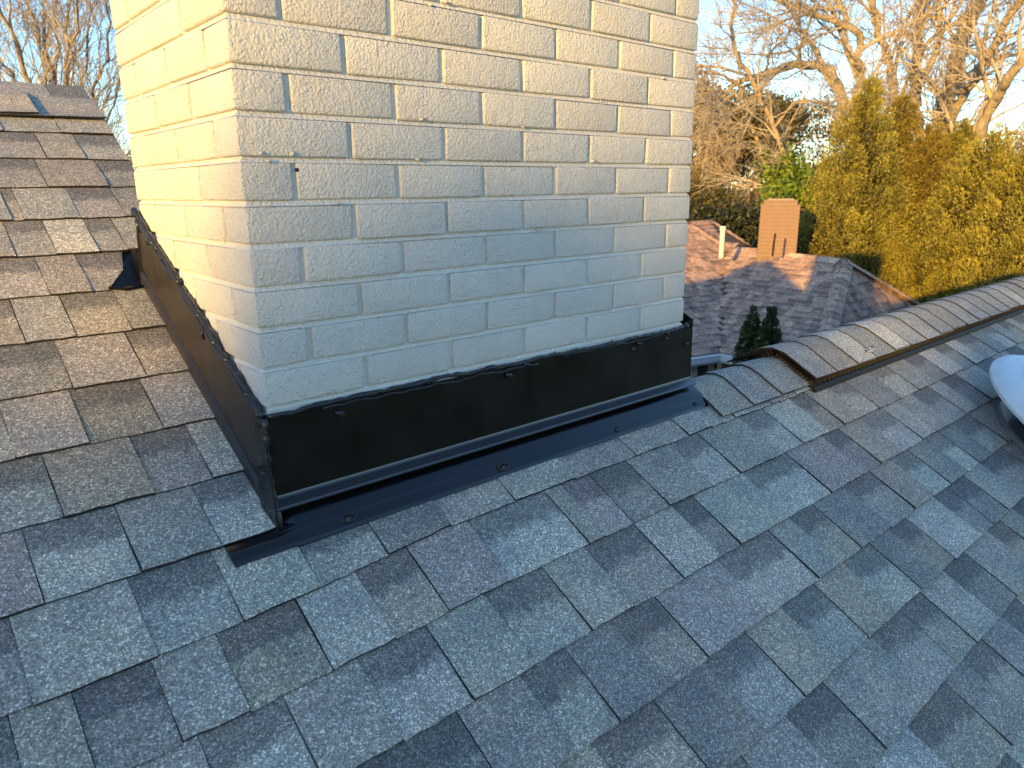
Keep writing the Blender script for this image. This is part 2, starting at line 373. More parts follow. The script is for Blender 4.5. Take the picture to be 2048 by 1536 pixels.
for k in range(-1, 34):
    xl, xr = -1.6, 7.0
    if k <= 4: xr = XG
    elif k <= 10: xr = XF
    if 5 <= k <= 10 or k in (4,): xr = XF if k != 4 else XF
    if k < 5 and yb_of(k, 0) > 0.6: xr = XG
    J = list(JX.get(k, [])); T = list(TX.get(k, '')); tooth = rnd.random() < .5
    if not J: J = [rnd.uniform(0, .1)]; T = [rnd.choice('GBgP'), rnd.choice('GBgP')]
    while J[0] > xl: J.insert(0, J[0]-rnd.uniform(.09, .22)); T.insert(0, rnd.choice('GgLDBPgd'))
    while J[-1] < xr: J.append(J[-1]+rnd.uniform(.09, .22)); T.append(rnd.choice('GgLDBPgd'))
    flip = rnd.random() < .5
    for i in range(len(J)-1):
        a, b = J[i], min(J[i+1], xr)
        if b-a < 0.006: continue
        if b-a > 0.215:
            mid = a+(b-a)*rnd.uniform(.4, .6); c0 = T[i+1] if i+1 < len(T) else 'G'
            flip = not flip; c1 = rnd.choice('GLBDB')
            cells.append((k, a, mid, c0.lower() if flip else c0.upper())); flip = not flip if rnd.random() < .5 else flip
            cells.append((k, mid, b, c1.lower() if flip else c1.upper())); continue
        if i+1 < len(T): ch = T[i+1]
        else: ch = rnd.choice('GgLB')
        flip = not flip
        ch = ch.lower() if flip else ch.upper()
        cells.append((k, a, b, ch))
def cell_mesh(k, a, b, ch):
    xm = (a+b)/2; yb = yb_of(k, xm)
    nxt = yb_of(k-1, xm); expo = nxt - yb
    if k == 11 and xm < XF: expo = EXPO
    if 11 <= k and xm > 0 and k == 11: expo = 0.09 if xm < 1.2 else 0.10
    lower = ch.islower(); tone = np.array(TONE[ch.upper()])*rnd.uniform(.90, 1.12)
    tone = tone*np.array([rnd.uniform(.97, 1.03) for _ in range(3)])
    cut = None
    if k == 5 and b > -0.05: cut = lambda y: -0.012 - 0.072*max(0.0, min(1.0, (0.700-y)/0.095))
    V, UV, F = shingle_geo(a, b, yb, expo, not lower, 0.006 if (k == 10 and b > -.09) else (0.002 if (k == 10 and b > -.2) else 0.0), cut, (yb_of(k, a)-yb, yb_of(k, b)-yb))
    return V, UV, F, tone, (0.95 if lower else 0.12)
def view_area(k, a, b):
    q = np.array(rp((a+b)/2, yb_of(k, a)+.06)) - CAM; d = np.linalg.norm(q); z = q@_fw
    if z < .1: return 0
    px = 1024+F_PX*(q@_r2)/z; py = 768+F_PX*(q@_d2)/z
    if px < -120 or px > 2170 or py < 170 or py > 1660: return 0
    if 0 <= a and yb_of(k, a) > -0.1: return 0
    return (b-a)/d**2
order = sorted(cells, key=lambda c: -view_area(*c[:3]))
rest = {'v': [], 'uv': [], 'f': [], 't': [], 'a': [], 'm': []}; made = 0
for c in order:
    V, UV, F, tone, al = cell_mesh(*c)
    if made < 298 and view_area(*c[:3]) > 0:   # the 298 that show largest are parts of their own
        me = bpy.data.meshes.new('shingle'); me.from_pydata(V, [], F); add_attr(me, tone, al, UV); me.materials.append(M['shingle']); me.materials.append(M['edge'])
        nn_ = max(3, int((c[2]-c[1])/0.022)); mi = [1]*nn_ + [0]*(3*nn_) + [1]*6; me.polygons.foreach_set('material_index', mi)
        put('shingle', me, None, roof); made += 1
    else:
        n = len(rest['v']); rest['v'] += V; rest['uv'] += UV; rest['f'] += [tuple(n+i for i in f) for f in F]; rest['t'] += [tone]*len(V); rest['a'] += [al]*len(V); nn_ = max(3, int((c[2]-c[1])/0.022)); rest['m'] += [1]*nn_ + [0]*(3*nn_) + [1]*6
def stuff_shingles(name, d, mat, parent):
    me = bpy.data.meshes.new(name); me.from_pydata(d['v'], [], d['f']); add_attr(me, np.array(d['t']), np.array(d['a']), d['uv'])
    me.materials.append(mat); me.materials.append(M['edge'])
    if 'm' in d: me.polygons.foreach_set('material_index', d['m'] + [0]*(len(d['f'])-len(d['m'])))
    o = put(name, me, mat, parent); o['kind'] = 'stuff'; return o
# back slopes and the far front: same courses, simpler tabs
def simple_tabs(d, O, ux, up, nn, width, height, expo, tones, inside=None, w=(.12, .26), hb=.008):
    O, ux, up, nn = [np.array(v, float) for v in (O, ux, up, nn)]
    k = 0
    while k*expo < height:
        x = -rnd.uniform(0, w[0])
        while x < width:
            ww = rnd.uniform(*w); x0, x1 = max(0, x), min(width, x+ww)
            if x1-x0 > .02 and (inside is None or inside((x0+x1)/2, k*expo+expo*.5)):
                ch = rnd.choice(tones); tone = np.array(TONE2[ch.upper()])*rnd.uniform(.85, 1.15); h = hb if ch.isupper() else hb*.5
                P = [O+ux*x0+up*(k*expo)-nn*.002, O+ux*x1+up*(k*expo)-nn*.002, O+ux*x0+up*(k*expo)+nn*h, O+ux*x1+up*(k*expo)+nn*h, O+ux*x0+up*(k*expo+expo*1.1)+nn*.001, O+ux*x1+up*(k*expo+expo*1.1)+nn*.001]
                n = len(d['v']); d['v'] += [tuple(p) for p in P]; d['uv'] += [(x0, 0), (x1, 0), (x0, 0), (x1, 0), (x0, 1), (x1, 1)]
                d['f'] += [(n, n+1, n+3, n+2), (n+2, n+3, n+5, n+4)]; d['t'] += [tone]*6; d['a'] += [0.9 if ch.islower() else 0.1]*6
            x += ww
        k += 1
TONE2 = TONE
UPB = np.array((0, -CT, ST)); NB = np.array((0, ST, CT))
simple_tabs(rest, bp_(XG, 6.5, YL), (-1, 0, 0), UPB, NB, 5.0, (6.5-YL)/CT-.20, .145, 'GgLDBP')
simple_tabs(rest, bp_(8, 4.6, YR), (-1, 0, 0), UPB, NB, 6.8, (4.6-YR)/CT-.20, .145, 'GgLDBP')
stuff_shingles('shingle', rest, M['shingle'], roof)

# ridge caps ---------------------------------------------------------
def cap_piece(x0, x1, yr, zr, half, h0, h1, tone, mat, parent, name='ridge_cap', butt=-1, rad=0.045, lift_edge=0.0):
    """bent cap shingle over a ridge along X; x0 is its exposed butt end, h0/h1 heights at both ends"""
    n = 12; V = []; UV = []; F = []; rows = 5
    prof = []
    for i in range(n+1):
        u = -half + 2*half*i/n
        a = abs(u); tlen = rad*TH          # arc half length
        if a <= tlen: an = u/rad; y = rad*math.sin(an); z = rad*math.cos(an)-rad
        else:
            y = rad*ST + (a-tlen)*CT; z = rad*CT-rad - (a-tlen)*ST; y = math.copysign(y, u)
        ny = (u/rad if a <= tlen else math.copysign(TH, u)); prof.append((y, z, math.sin(ny), math.cos(ny), u))
    zc = zr - rad*(1/CT-1)
    wav = rnd.uniform(-.006, .006)
    for r in range(rows+1):
        f = r/rows; x = x0+(x1-x0)*f; h = h0+(h1-h0)*f
        for (y, z, ny, nz, u) in prof:
            e = lift_edge*(abs(u)/half)**3 if u < 0 else 0
            xx = x + wav*(u/half) + (rnd.uniform(-.0012, .0012) if r == 0 else 0)
            V.append((xx, yr+y+ny*(h+e), zc+z+nz*(h+e))); UV.append((u, f*1.6-.25))
    w = n+1
    for r in range(rows):
        for i in range(n): F.append((r*w+i, r*w+i+1, (r+1)*w+i+1, (r+1)*w+i) if x1 > x0 else (r*w+i, (r+1)*w+i, (r+1)*w+i+1, r*w+i+1))
    b = len(V)      # thickness skirt
    th = 0.0045
    ring = [i for i in range(w)] + [r*w+n for r in range(1, rows+1)]; ring2 = [r*w for r in range(rows, 0, -1)]
    full = ring2 + ring
    for q in full:
        i = q % w; (y, z, ny, nz, u) = prof[i]; p = V[q]; V.append((p[0]+(0.0006 if x1 > x0 else -0.0006), p[1]-ny*th, p[2]-nz*th)); UV.append(UV[q])
    for j in range(len(full)-1): F.append((full[j], b+j, b+j+1, full[j+1]))
    me = bpy.data.meshes.new(name); me.from_pydata(V, [], F); me.polygons.foreach_set('use_smooth', [True]*len(me.polygons))
    me.materials.append(mat); me.materials.append(M['edge']); me.polygons.foreach_set('material_index', [0]*(rows*n)+[1]*(len(F)-rows*n))
    add_attr(me, np.array(TONE[tone.upper()])*rnd.uniform(.9, 1.1), 0.55 if tone.islower() else 0.15, UV)
    try: me.set_sharp_from_angle(angle=math.radians(40))
    except Exception: pass
    return put(name, me, mat, parent)
ZL = ZR + SL*YR
# low caps beside the chimney, laid towards the right: each one covers the head of the one before
for i, (xa, tn) in enumerate(((1.215, 'B'), (1.365, 'P'), (1.515, 'G'))):
    cap_piece(xa, xa+0.30, YR, ZL, 0.145, 0.018+0.002*i, 0.011, tn, M['shingle'], roof, rad=.065)
# high ridge at top left: butts face right, laid towards the left
ZH = ZR + SL*YL
x = XG+0.004
for i in range(9):
    x0 = XG+0.004-0.172*i
    cap_piece(x0, x0-0.30, YL, ZH, 0.150, 0.012+(0.005 if i else 0.0), 0.006, 'GBGgBGgBG'[i], M['shingle'], roof, lift_edge=0.010)

# ridge vent ----------------------------------------------------------
XV, XVE = 1.69, 7.0
vent = MB()
HV = 0.029
def vprof(h, half):
    pts = []
    for i in range(13):
        u = -half+2*half*i/12; y = u*CT; z = -abs(u)*ST; ny = math.copysign(ST, u) if abs(u) > .02 else u/.02*ST; nz = math.sqrt(1-ny*ny)
        pts.append((YR+y+ny*h, ZL+z+nz*h - (0.006*max(0, 1-abs(u)/.03))))
    return pts
pa = vprof(HV, 0.145)
for i in range(12): vent.quad((XV, *pa[i]), (XVE, *pa[i]), (XVE, *pa[i+1]), (XV, *pa[i+1]))
for sgn in (-1, 1):
    def P(X, u, h): return (X, YR+sgn*(u*CT+ST*h), ZL-u*ST+CT*h)
    vent.quad(P(XV+.01, .134, .002), P(XVE, .134, .002), P(XVE, .134, HV), P(XV+.01, .134, HV))
vent_o = vent.build('ridge_vent', M['plastic'], house)
# outer flange strips, front and back, and the end wall
m = MB()
for sgn in (-1, 1):
    def P(X, u, h): return (X, YR+sgn*(u*CT+ST*h), ZL-u*ST+CT*h)
    for (xa, xb) in ((XV, 3.02), (3.024, 4.3), (4.304, 5.6), (5.604, XVE)):
        rows = [(0.140, 0.004), (0.176, 0.004), (0.177, 0.010), (0.170, 0.0175), (0.163, 0.0200), (0.160, 0.012), (0.140, 0.012)]
        dz = rnd.uniform(-.001, .0015)
        for a, b in zip(rows, rows[1:]): m.quad(P(xa, a[0], a[1]+dz), P(xb, a[0], a[1]+dz), P(xb, b[0], b[1]+dz), P(xa, b[0], b[1]+dz))
        m.poly([P(xa, r_[0], r_[1]+dz) for r_ in rows]); m.poly([P(xb, r_[0], r_[1]+dz) for r_ in rows])
m.build('flange', M['plastic'], vent_o)
m = MB()     # louvre fins along the side and over the end
for sgn in (-1, 1):
    def P(X, u, h): return (X, YR+sgn*(u*CT+ST*h), ZL-u*ST+CT*h)
    x = XV+0.004
    while x < XVE:
        wdt = 0.006 if rnd.random() < .8 else 0.012
        if x < 4.6 or sgn > 0:
            a = (P(x, .137, .010), P(x+wdt, .137, .010), P(x+wdt, .158, .010), P(x, .158, .010)); b = (P(x, .137, HV-.001), P(x+wdt, .137, HV-.001), P(x+wdt, .153, HV-.001), P(x, .153, HV-.001))
            m.quad(a[3], a[2], b[2], b[3]); m.quad(a[0], a[3], b[3], b[0]); m.quad(a[2], a[1], b[1], b[2])
        x += rnd.choice((0.026, 0.027, 0.03))
fins = m.build('louvre_fin', M['dusty'], vent_o); fins['kind'] = 'stuff'
m = MB()
for sgn in (-1, 1):
    def P(X, u, h): return (X, YR+sgn*(u*CT+ST*h), ZL-u*ST+CT*h)
    u = 0.004
    while u < 0.158:
        for (xa, xb) in ((XV-.001, XV+.020),):
            m.quad(P(xa, u, .006), P(xb, u, .006), P(xb, u, HV-.002), P(xa, u, HV-.002)); m.quad(P(xa, u+.0035, .006), P(xb, u+.0035, .006), P(xb, u+.0035, HV-.002), P(xa, u+.0035, HV-.002))
            m.quad(P(xa, u, .006), P(xa, u+.0035, .006), P(xa, u+.0035, HV-.002), P(xa, u, HV-.002))
        u += 0.0125
    m.quad(P(XV+.021, 0, .004), P(XV+.021, .15, .004), P(XV+.021, .15, HV-.001), P(XV+.021, 0, HV-.001))
    # end sill: a solid foot under the cap edge
    if sgn < 0:
        m.quad(P(XV-.003, .055, .004), P(XV-.003, .176, .001), P(XV-.003, .165, .012), P(XV-.003, .055, HV-.004))
end = m.build('end_baffle', M['dusty'], vent_o); end['kind'] = 'stuff'
caps_t = 'PBWGWLGGBGPGGPLGGGDLGPBGLDGPBGGPLG'
for i in range(34):
    xa = XV-0.008+0.148*i + (rnd.uniform(-.007, .007) if i else 0)
    o = cap_piece(xa, xa+0.29, YR, ZL, 0.150 + rnd.uniform(-.004, .004), HV+0.0185+rnd.uniform(0, .0035), HV+0.0115, caps_t[i], M['shingle'], vent_o, rad=.058)
m = MB()   # scuffed patch with two nail heads left on the third cap
def VP(X, u, h): return (X, YR-(u*CT+ST*h), ZL-u*ST+CT*h)
for (xc, uc, r_) in ((2.105, .116, .016), (2.155, .114, .013), (2.130, .124, .010)):
    pts = [VP(xc+r_*1.2*math.cos(a)*rnd.uniform(.6, 1.2), uc+r_*.6*math.sin(a)*rnd.uniform(.6, 1.2), HV+.0188+.0008*rnd.random()) for a in np.linspace(0, 2*math.pi, 11)[:-1]]
    m.poly(pts)
m.build('scuff_mark', M['scuff'], vent_o)
m = MB()
for (xc, uc) in ((2.098, .117), (2.158, .110)):
    m.tube([VP(xc, uc, HV+.015), VP(xc, uc, HV+.0225)], 0.0055, 8)
m.build('nail_head', M['screw'], vent_o)

# ------------------------------------------------------------------ chimney
CW, CD = 1.1685, 0.6107
CH = 0.0677; NB0 = -4
m = MB(); rec = 0.0066
ztop = CH*2 + .012
m.box(rec, CW-rec, rec, CD-rec, -1.6, ztop)
chim = m.build('chimney', M['mortar'], house)
tag(chim, 'white painted brick chimney')
PIT, HD, JT = 0.1975, 0.089, 0.0092
def brick_mesh(x0, x1, y0, y1, z0, z1, seg=2):
    j = lambda s: rnd.uniform(-s, s)
    mm = MB(); mm.box(x0, x1, y0, y1, z0, z1)
    mm.v = [(v[0]+j(.0012), v[1]+j(.0012), v[2]+j(.0011)) for v in mm.v]
    me = mm.mesh('brick'); bevel(me, 0.0030+rnd.uniform(0, .0016), seg); return me
extra = MB()
BD = 0.085
for k in range(-1, 14):            # course k sits between bed joints k-1 and k (z = -CH*k is its lower joint)
    z0 = -CH*k + JT*0.5; z1 = -CH*(k-1) - JT*0.5
    odd = (k % 2 == 1)
    fr = []                         # (x0,x1,y0,y1)
    # row kind A (odd): front starts with a header width, left starts with stretcher
    fx = [0, HD] + [HD + PIT*i for i in range(1, 6)] if odd else [0] + [PIT*i - 0.004 for i in range(1, 6)]
    fx = fx + [CW]
    ly = [0, PIT, PIT*2, CD] if odd else [0, HD+.012, HD+.012+PIT, HD+.012+2*PIT, CD]
    items = []
    for i in range(len(fx)-1):
        a, b = fx[i], fx[i+1]
        a2 = a + (JT/2 if i else 0); b2 = b - (JT/2 if i < len(fx)-2 else 0)
        if i == 0: items.append((a2, b2, 0, ly[1]-JT/2))
        elif i == len(fx)-2: items.append((a2, b2, 0, (ly[1] if True else BD)-JT/2))
        else: items.append((a2, b2, 0, BD))
    for i in range(1, len(ly)-1):
        a2, b2 = ly[i]+JT/2, ly[i+1]-(JT/2 if i < len(ly)-2 else 0)
        back = i == len(ly)-2
        items.append((0, fx[1]-JT/2 if back else BD, a2, b2)); items.append((CW-(CW-fx[-2])+JT/2 if back else CW-BD, CW, a2, b2))
    for i in range(1, len(fx)-2):
        items.append((fx[i]+JT/2, fx[i+1]-JT/2, CD-BD, CD))
    for (x0, x1, y0, y1) in items:
        vis = k >= -1 and k <= 10 and (y0 < 1e-6 or x0 < 1e-6)
        px = rnd.uniform(-.0012, .0012)
        if vis:
            put('brick', brick_mesh(x0, x1, y0+(px if y0 < 1e-6 else 0), y1, z0, z1), M['brick'], chim)
        else:
            extra.box(x0, x1, y0, y1, z0, z1)
e = extra.build('brick', M['brick'], chim); e['kind'] = 'stuff'
# weathered bed joints: sloped mortar strips on each course
m = MB()
for k in range(-1, 14):
    zc = -CH*k
    a, b = rec+.0025, 0.0012
    zt, zb = zc+JT*.5+.001, zc-JT*.5+.0005
    R0 = [(a, a), (CW-a, a), (CW-a, CD-a), (a, CD-a)]; R1 = [(b, b), (CW-b, b), (CW-b, CD-b), (b, CD-b)]
    n = 14
    for i in range(4):
        p0, p1, q0, q1 = R0[i], R0[(i+1) % 4], R1[i], R1[(i+1) % 4]
        for s in range(n):
            f0, f1 = s/n, (s+1)/n
            L_ = lambda u, v, f: (u[0]+(v[0]-u[0])*f, u[1]+(v[1]-u[1])*f)
            A, B, C_, D_ = L_(p0, p1, f0), L_(p0, p1, f1), L_(q0, q1, f1), L_(q0, q1, f0)
            m.quad((*D_, zb), (*C_, zb), (*B, zt), (*A, zt))
bj = m.build('bed_joint', M['mortar'], chim); bj['kind'] = 'stuff'

for (x, z, r_) in ((.093, -.286, .0036),):
    m = MB(); m.tube([(x, .0005, z), (x+.001, .004, z)], [r_, r_*.8], 7); m.build('pit', M['mesh'], chim)
m = MB()
for _ in range(26):                    # paint nibs and mortar crumbs left on the face
    x, k = rnd.uniform(.02, CW-.02), rnd.randint(0, 9); z = -CH*k+rnd.uniform(-.006, .010); r_ = rnd.uniform(.0015, .004)
    m.tube([(x-r_, -.0003, z), (x, -.0012-r_*.35, z+r_*.3), (x+r_*1.2, -.0003, z-r_*.2)], [r_*.5, r_, r_*.4], 6)
mc = m.build('mortar_crumb', M['brick'], chim, True); mc['kind'] = 'stuff'
# ------------------------------------------------------------------ flashings
def wavy_bead(pts, r, seed, n_per=0.012, wob=0.003, blobs=()):
    R = random.Random(seed); P = []; Rr = []
    for a, b in zip(pts, pts[1:]):
        a, b = np.array(a, float), np.array(b, float); d = np.linalg.norm(b-a); n = max(2, int(d/n_per))
        for i in range(n): P.append(a+(b-a)*i/n)
    P.append(np.array(pts[-1], float)); off = 0
    for i, p in enumerate(P):
        off = .8*off + R.uniform(-wob, wob)*.7; p += np.array((0, 0, off)); Rr.append(r*R.uniform(.75, 1.25))
    return P, Rr
# front counter flashing
m = MB(); N = 40; y0 = -0.0065
def ztopf(x): return -0.688 + 0.0025*math.sin(x*9)+0.0015*math.sin(x*31)
xs = [-0.010 + (1.204+0.010)*i/N for i in range(N+1)]
zb0 = -0.838
prof = lambda x: [(y0, ztopf(x)), (y0-.0012*math.sin(x*4), -0.75), (y0-.0006, zb0+.002)]
lipf = lambda x: [(y0-.0004, zb0+.006), (y0-.0016, zb0+.002), (y0-.004, zb0-.0005), (y0-.021, zb0-.0085), (y0-.0230, zb0-.0115), (y0-.0215, zb0-.0145)]
for i in range(N):
    A, B = prof(xs[i]), prof(xs[i+1])
    for j in range(len(A)-1): m.quad((xs[i], *A[j]), (xs[i], *A[j+1]), (xs[i+1], *B[j+1]), (xs[i+1], *B[j]))
m.quad((1.204, y0, -0.672), (1.204, y0-.001, zb0), (1.204, 0.25, zb0+.15), (1.204, 0.25, -.545))
m.quad((1.204, y0, -0.672), (1.17, y0, -0.672), (1.17, y0+.004, -0.70), (1.204, y0+.004, -0.70))
ff = m.build('front_flashing', M['panel'], house); tag(ff, 'black metal flashing along the chimney front')
t = NT('lit_lip_metal'); M['lip'] = t.out((0.022, 0.023, 0.026), 0.30, t.bump(t.noise(5, 2), 0.1, 0.005), IOR=1.9)  # copy of the flashing metal, base lightened to paint the lit fold
m = MB()
for i in range(N):
    A, B = lipf(xs[i]), lipf(xs[i+1])
    for j in range(len(A)-1): m.quad((xs[i], *A[j]), (xs[i], *A[j+1]), (xs[i+1], *B[j+1]), (xs[i+1], *B[j]))
m.build('folded_lip', M['lip'], ff)
m = MB()
for (pts, r, sd) in (([(0.0, y0-.001, -.686), (1.168, y0-.001, -.689), (1.172, y0, -.676)], .0042, 3), ([(0.1, y0-.002, -.6935), (0.62, y0-.002, -.695)], .0024, 5), ([(.7, y0-.002, -.697), (1.1, y0-.002, -.694)], .0022, 15)):
    P, R = wavy_bead(pts, r, sd); m.tube(P, R, 7)
for (x, z) in ((.128, -.704), (.532, -.705), (.585, -.69), (.97, -.70), (1.085, -.688), (1.168, -.68)):
    m.tube([(x-.006, y0-.002, z), (x, y0-.005, z-.003), (x+.008, y0-.003, z-.006), (x+.012, y0-.001, z-.010)], [.003, .0055, .0045, .002], 7)
m.build('sealant_bead', M['sealant'], ff, True)
for (x, z) in ((.135, -.712), (.535, -.712), (.95, -.715), (1.085, -.708), (1.178, -.735)):
    m = MB(); m.tube([(x, y0+.002, z), (x, y0-.004, z)], .0055, 8); m.tube([(x, y0-.004, z), (x, y0-.007, z)], .0035, 6); m.build('screw', M['screw'], ff, True)
# side flashing on the left face
m = MB(); x0 = -0.0065; N = 26; Y1 = 0.618
ys = [-0.018 + (Y1+.018)*i/N for i in range(N+1)]
def sprof(y):
    zt = -0.688 + 0.530*y + 0.002*math.sin(y*25) + .0015*math.sin(y*61); zr = ZR+SL*y
    return [(x0, zt), (x0-.001*math.sin(y*8), (zt+zr)/2), (x0-.001, zr+.032), (x0-.0075, zr+.026), (x0-.0095, zr-.004)]
for i in range(N):
    A, B = sprof(ys[i]), sprof(ys[i+1])
    for j in range(len(A)-1): m.quad((A[j][0], ys[i], A[j][1]), (B[j][0], ys[i+1], B[j][1]), (B[j+1][0], ys[i+1], B[j+1][1]), (A[j+1][0], ys[i], A[j+1][1]))
# end return at the back corner and at the front corner
A = sprof(Y1); m.quad((A[0][0], Y1, A[0][1]), (.05, Y1+.001, A[0][1]), (.05, Y1+.001, A[4][1]), (A[4][0], Y1, A[4][1]))
sf = m.build('side_flashing', M['bronze'], house); tag(sf, 'dark bronze metal flashing stepping up the chimney side')
m = MB()
P, R = wavy_bead([(x0-.001, -.004, -.684), (x0-.001, .20, -.580), (x0-.001, .42, -.463), (x0-.001, .618, -.357)], .0062, 21, .010, .0042); m.tube(P, R, 7)
P, R = wavy_bead([(x0-.003, .01, -.690), (x0-.003, .20, -.590), (x0-.003, .42, -.474), (x0-.003, .60, -.378)], .0042, 23, .010, .003); m.tube(P, R, 7)
for (y, dz) in ((.05, .002), (.135, .004), (.19, -.002), (.26, .003), (.36, .006), (.475, .004), (.5, 0), (.61, .0)):
    z = -.686+.530*y+dz; m.tube([(x0-.001, y-.006, z-.004), (x0-.004, y, z), (x0-.002, y+.008, z+.006)], [.003, .007, .003], 7)
# drips
for (y, dz, ln) in ((.545, -.012, .02), (.60, -.008, .03), (.255, -.022, .02), (.02, -.06, .015)):
    z = -.686+.530*y+dz; m.tube([(x0-.002, y, z), (x0-.003, y+.001, z-ln*.5), (x0-.0015, y-.001, z-ln)], [.004, .003, .0015], 6)
m.build('sealant_bead', M['sealant'], sf, True)
# folded corner seam with sealant
m = MB()
P, R = wavy_bead([(-.008, -.010, -.687), (-.010, -.012, -.75), (-.010, -.013, -.80), (-.008, -.018, -.846), (-.006, -.026, -.885)], .0062, 31, .010, .002); m.tube(P, R, 8)
m.tube([(-.012, -.006, -.79), (-.016, -.004, -.786), (-.018, 0, -.782)], [.003, .006, .002], 6)
m.build('corner_sealant', M['sealant'], ff, True)
m = MB()
slab(m, [(-.012, .02, -.70), (-.011, -.014, -.705), (-.013, -.036, -.888), (-.018, .02, -.866)], .002)
m.build('corner_fold', M['black'], ff)
# apron flashing
m = MB(); N = 44; XA0, XA1 = -0.103, 1.212
def aprof(x):
    r = max(0.0, (x-1.0)/.21)
    up = .006*r*math.sin(3.0*r); o = .0015*math.sin(x*7)
    a = [(.0, -.850), (-.012, -.8585+up), (-.040, -.8785+up*.5+o*.3), (-.0465, -.8835+o*.3), (-.0505, -.8885), (-.063, -.9010), (-.0665, -.9075), (-.0650, -.9115)]
    h = [.003, .006, .0105, .0125, .0125, .0115, .0085, .004]      # left of the chimney it runs under the shingle above
    b = max(0.0, min(1.0, (.004-x)/.022)); b = b*b*(3-2*b)
    return [(y, z*(1-b)+(ZR+SL*y+hh_/CT)*b) for (y, z), hh_ in zip(a, h)]
xs = [XA0+(XA1-XA0)*i/N for i in range(N+1)]
for i in range(N):
    A, B = aprof(xs[i]), aprof(xs[i+1])
    for j in range(len(A)-1): m.quad((xs[i], *A[j]), (xs[i], *A[j+1]), (xs[i+1], *B[j+1]), (xs[i+1], *B[j]))
A = aprof(XA1); m.poly([(XA1, *a) for a in A[1:]] + [(XA1, -.03, -.905)])
A = aprof(XA0); m.poly([(XA0, *a) for a in A] + [(XA0, -.0, -.880)])
ap = m.build('apron_flashing', M['black'], house); tag(ap, 'glossy black apron flashing lying on shingles below the chimney front')
for x in (0.108, .475, .842, 1.165):
    m = MB(); P = np.array((x, -.0555, -.8935)); n = np.array((0, -.62, .78)); m.tube([P-n*.002, P+n*.003], .006, 10); m.tube([P+n*.003, P+n*.006], .0038, 6); m.build('screw', M['screw'], ap, True)
    if x < .6:
        m = MB(); a = [(x+.013*math.cos(w), -.055-.006*math.sin(w), -.8915-.005*math.sin(w)) for w in np.linspace(0, 5.8, 14)]; m.tube(a, .0022, 6); m.build('sealant_bead', M['sealant'], ap, True)
# black base flashing showing where a shingle corner is cut away
m = MB()
def tri(pts, th=.002): slab(m, pts, th)
tri([rp(-.088, .612, .004), rp(-.008, .612, .004), rp(-.008, .705, .006), rp(-.03, .69, .004)])
m.quad(rp(-.012, .604, .002), rp(-.006, .604, .040), rp(-.006, .70, .040), rp(-.012, .70, .002))
m.tube([rp(-.085, .606, .010), rp(-.05, .60, .007), rp(-.012, .604, .008)], [.003, .004, .003], 6)
m.build('base_flashing', M['panel'], house)

# ------------------------------------------------------------------ round roof vent at the right edge
VC = np.array(rp(2.59, -0.645, 0.0)); VN = np.array((0, -ST, CT)); VU = np.array((0, CT, ST)); VX = np.array((1., 0, 0))
rv = empty('roof_vent', tuple(VC)); tag(rv, 'white domed round roof vent with grey flange on the shingles', 'roof vent')
def ring_mesh(prof, n=56):
    V = []; F = []
    for (r, h) in prof:
        for j in range(n):
            w = 2*math.pi*j/n; V.append(tuple(VC+VN*h+r*(math.cos(w)*VX+math.sin(w)*VU)))
    for i in range(len(prof)-1):
        for j in range(n): F.append((i*n+j, i*n+(j+1) % n, (i+1)*n+(j+1) % n, (i+1)*n+j))
    return V, F
def ring(name, prof, mat, parent):
    V, F = ring_mesh(prof); me = bpy.data.meshes.new(name); me.from_pydata(V, [], F); me.polygons.foreach_set('use_smooth', [True]*len(F))
    try: me.set_sharp_from_angle(angle=math.radians(35))
    except Exception: pass
    return put(name, me, mat, parent)
ring('dome', [(.355, .118), (.372, .112), (.385, .116), (.389, .128), (.380, .146), (.355, .163), (.318, .172), (.300, .178), (.292, .188), (.24, .203), (.15, .214), (.05, .218), (.002, .218)], M['white_plastic'], rv)
ring('flange', [(.16, .050), (.20, .030), (.250, .026), (.272, .028), (.278, .024), (.280, .008), (.275, .004)], M['grey_plastic'], rv)
ring('mesh_screen', [(.215, .022), (.215, .14)], M['mesh'], rv)
ring('collar', [(.20, .135), (.36, .122)], M['mesh'], rv)
m = MB()
w = math.radians(167)
c = VC+VN*.140+.3870*(math.cos(w)*VX+math.sin(w)*VU); tdir = -math.sin(w)*VX+math.cos(w)*VU; ndir = math.cos(w)*VX+math.sin(w)*VU
m.tube([c-tdir*.010, c+tdir*.010], .0045, 6); m.build('dome_slot', M['mesh'], rv)
for ww in (150, 212):
    w = math.radians(ww); m = MB(); c = VC+.250*(math.cos(w)*VX+math.sin(w)*VU); m.tube([c+VN*.02, c+VN*.034], .009, 8); m.build('screw', M['screw'], rv)

#BACKGROUND
# ------------------------------------------------------------------ neighbour house
Q1 = np.array((9.05, 4.93, -2.8)); E1 = np.array((9.01, 3.37, -2.8)); A_ = np.array((11.9, 6.78, -1.46)); B_ = np.array((11.54, 4.31, -1.53))
G1 = np.array((11.86, 7.63, -1.03)); G2 = np.array((12.6, 7.62, -1.02)); E2 = np.array((14.0, 3.35, -2.8))
_n = np.cross(A_-Q1, G1-Q1); e0 = np.cross(_n, (0, 0, 1)); e0 = e0/np.linalg.norm(e0)*(-1 if e0[0] > 0 else 1); Q0 = Q1 + e0*5.0; G0 = G1 + e0*5.0
nh = empty('neighbour_house', (10.5, 5.5, GZ)); tag(nh, 'low brick house with brown shingled hip roof beyond the ridge', 'house')
D1, D2 = np.array((15.2, 6.0, -2.8)), np.array((15.5, 9.0, -2.8))
m = MB()
dn = np.array((0, 0, 0.012))
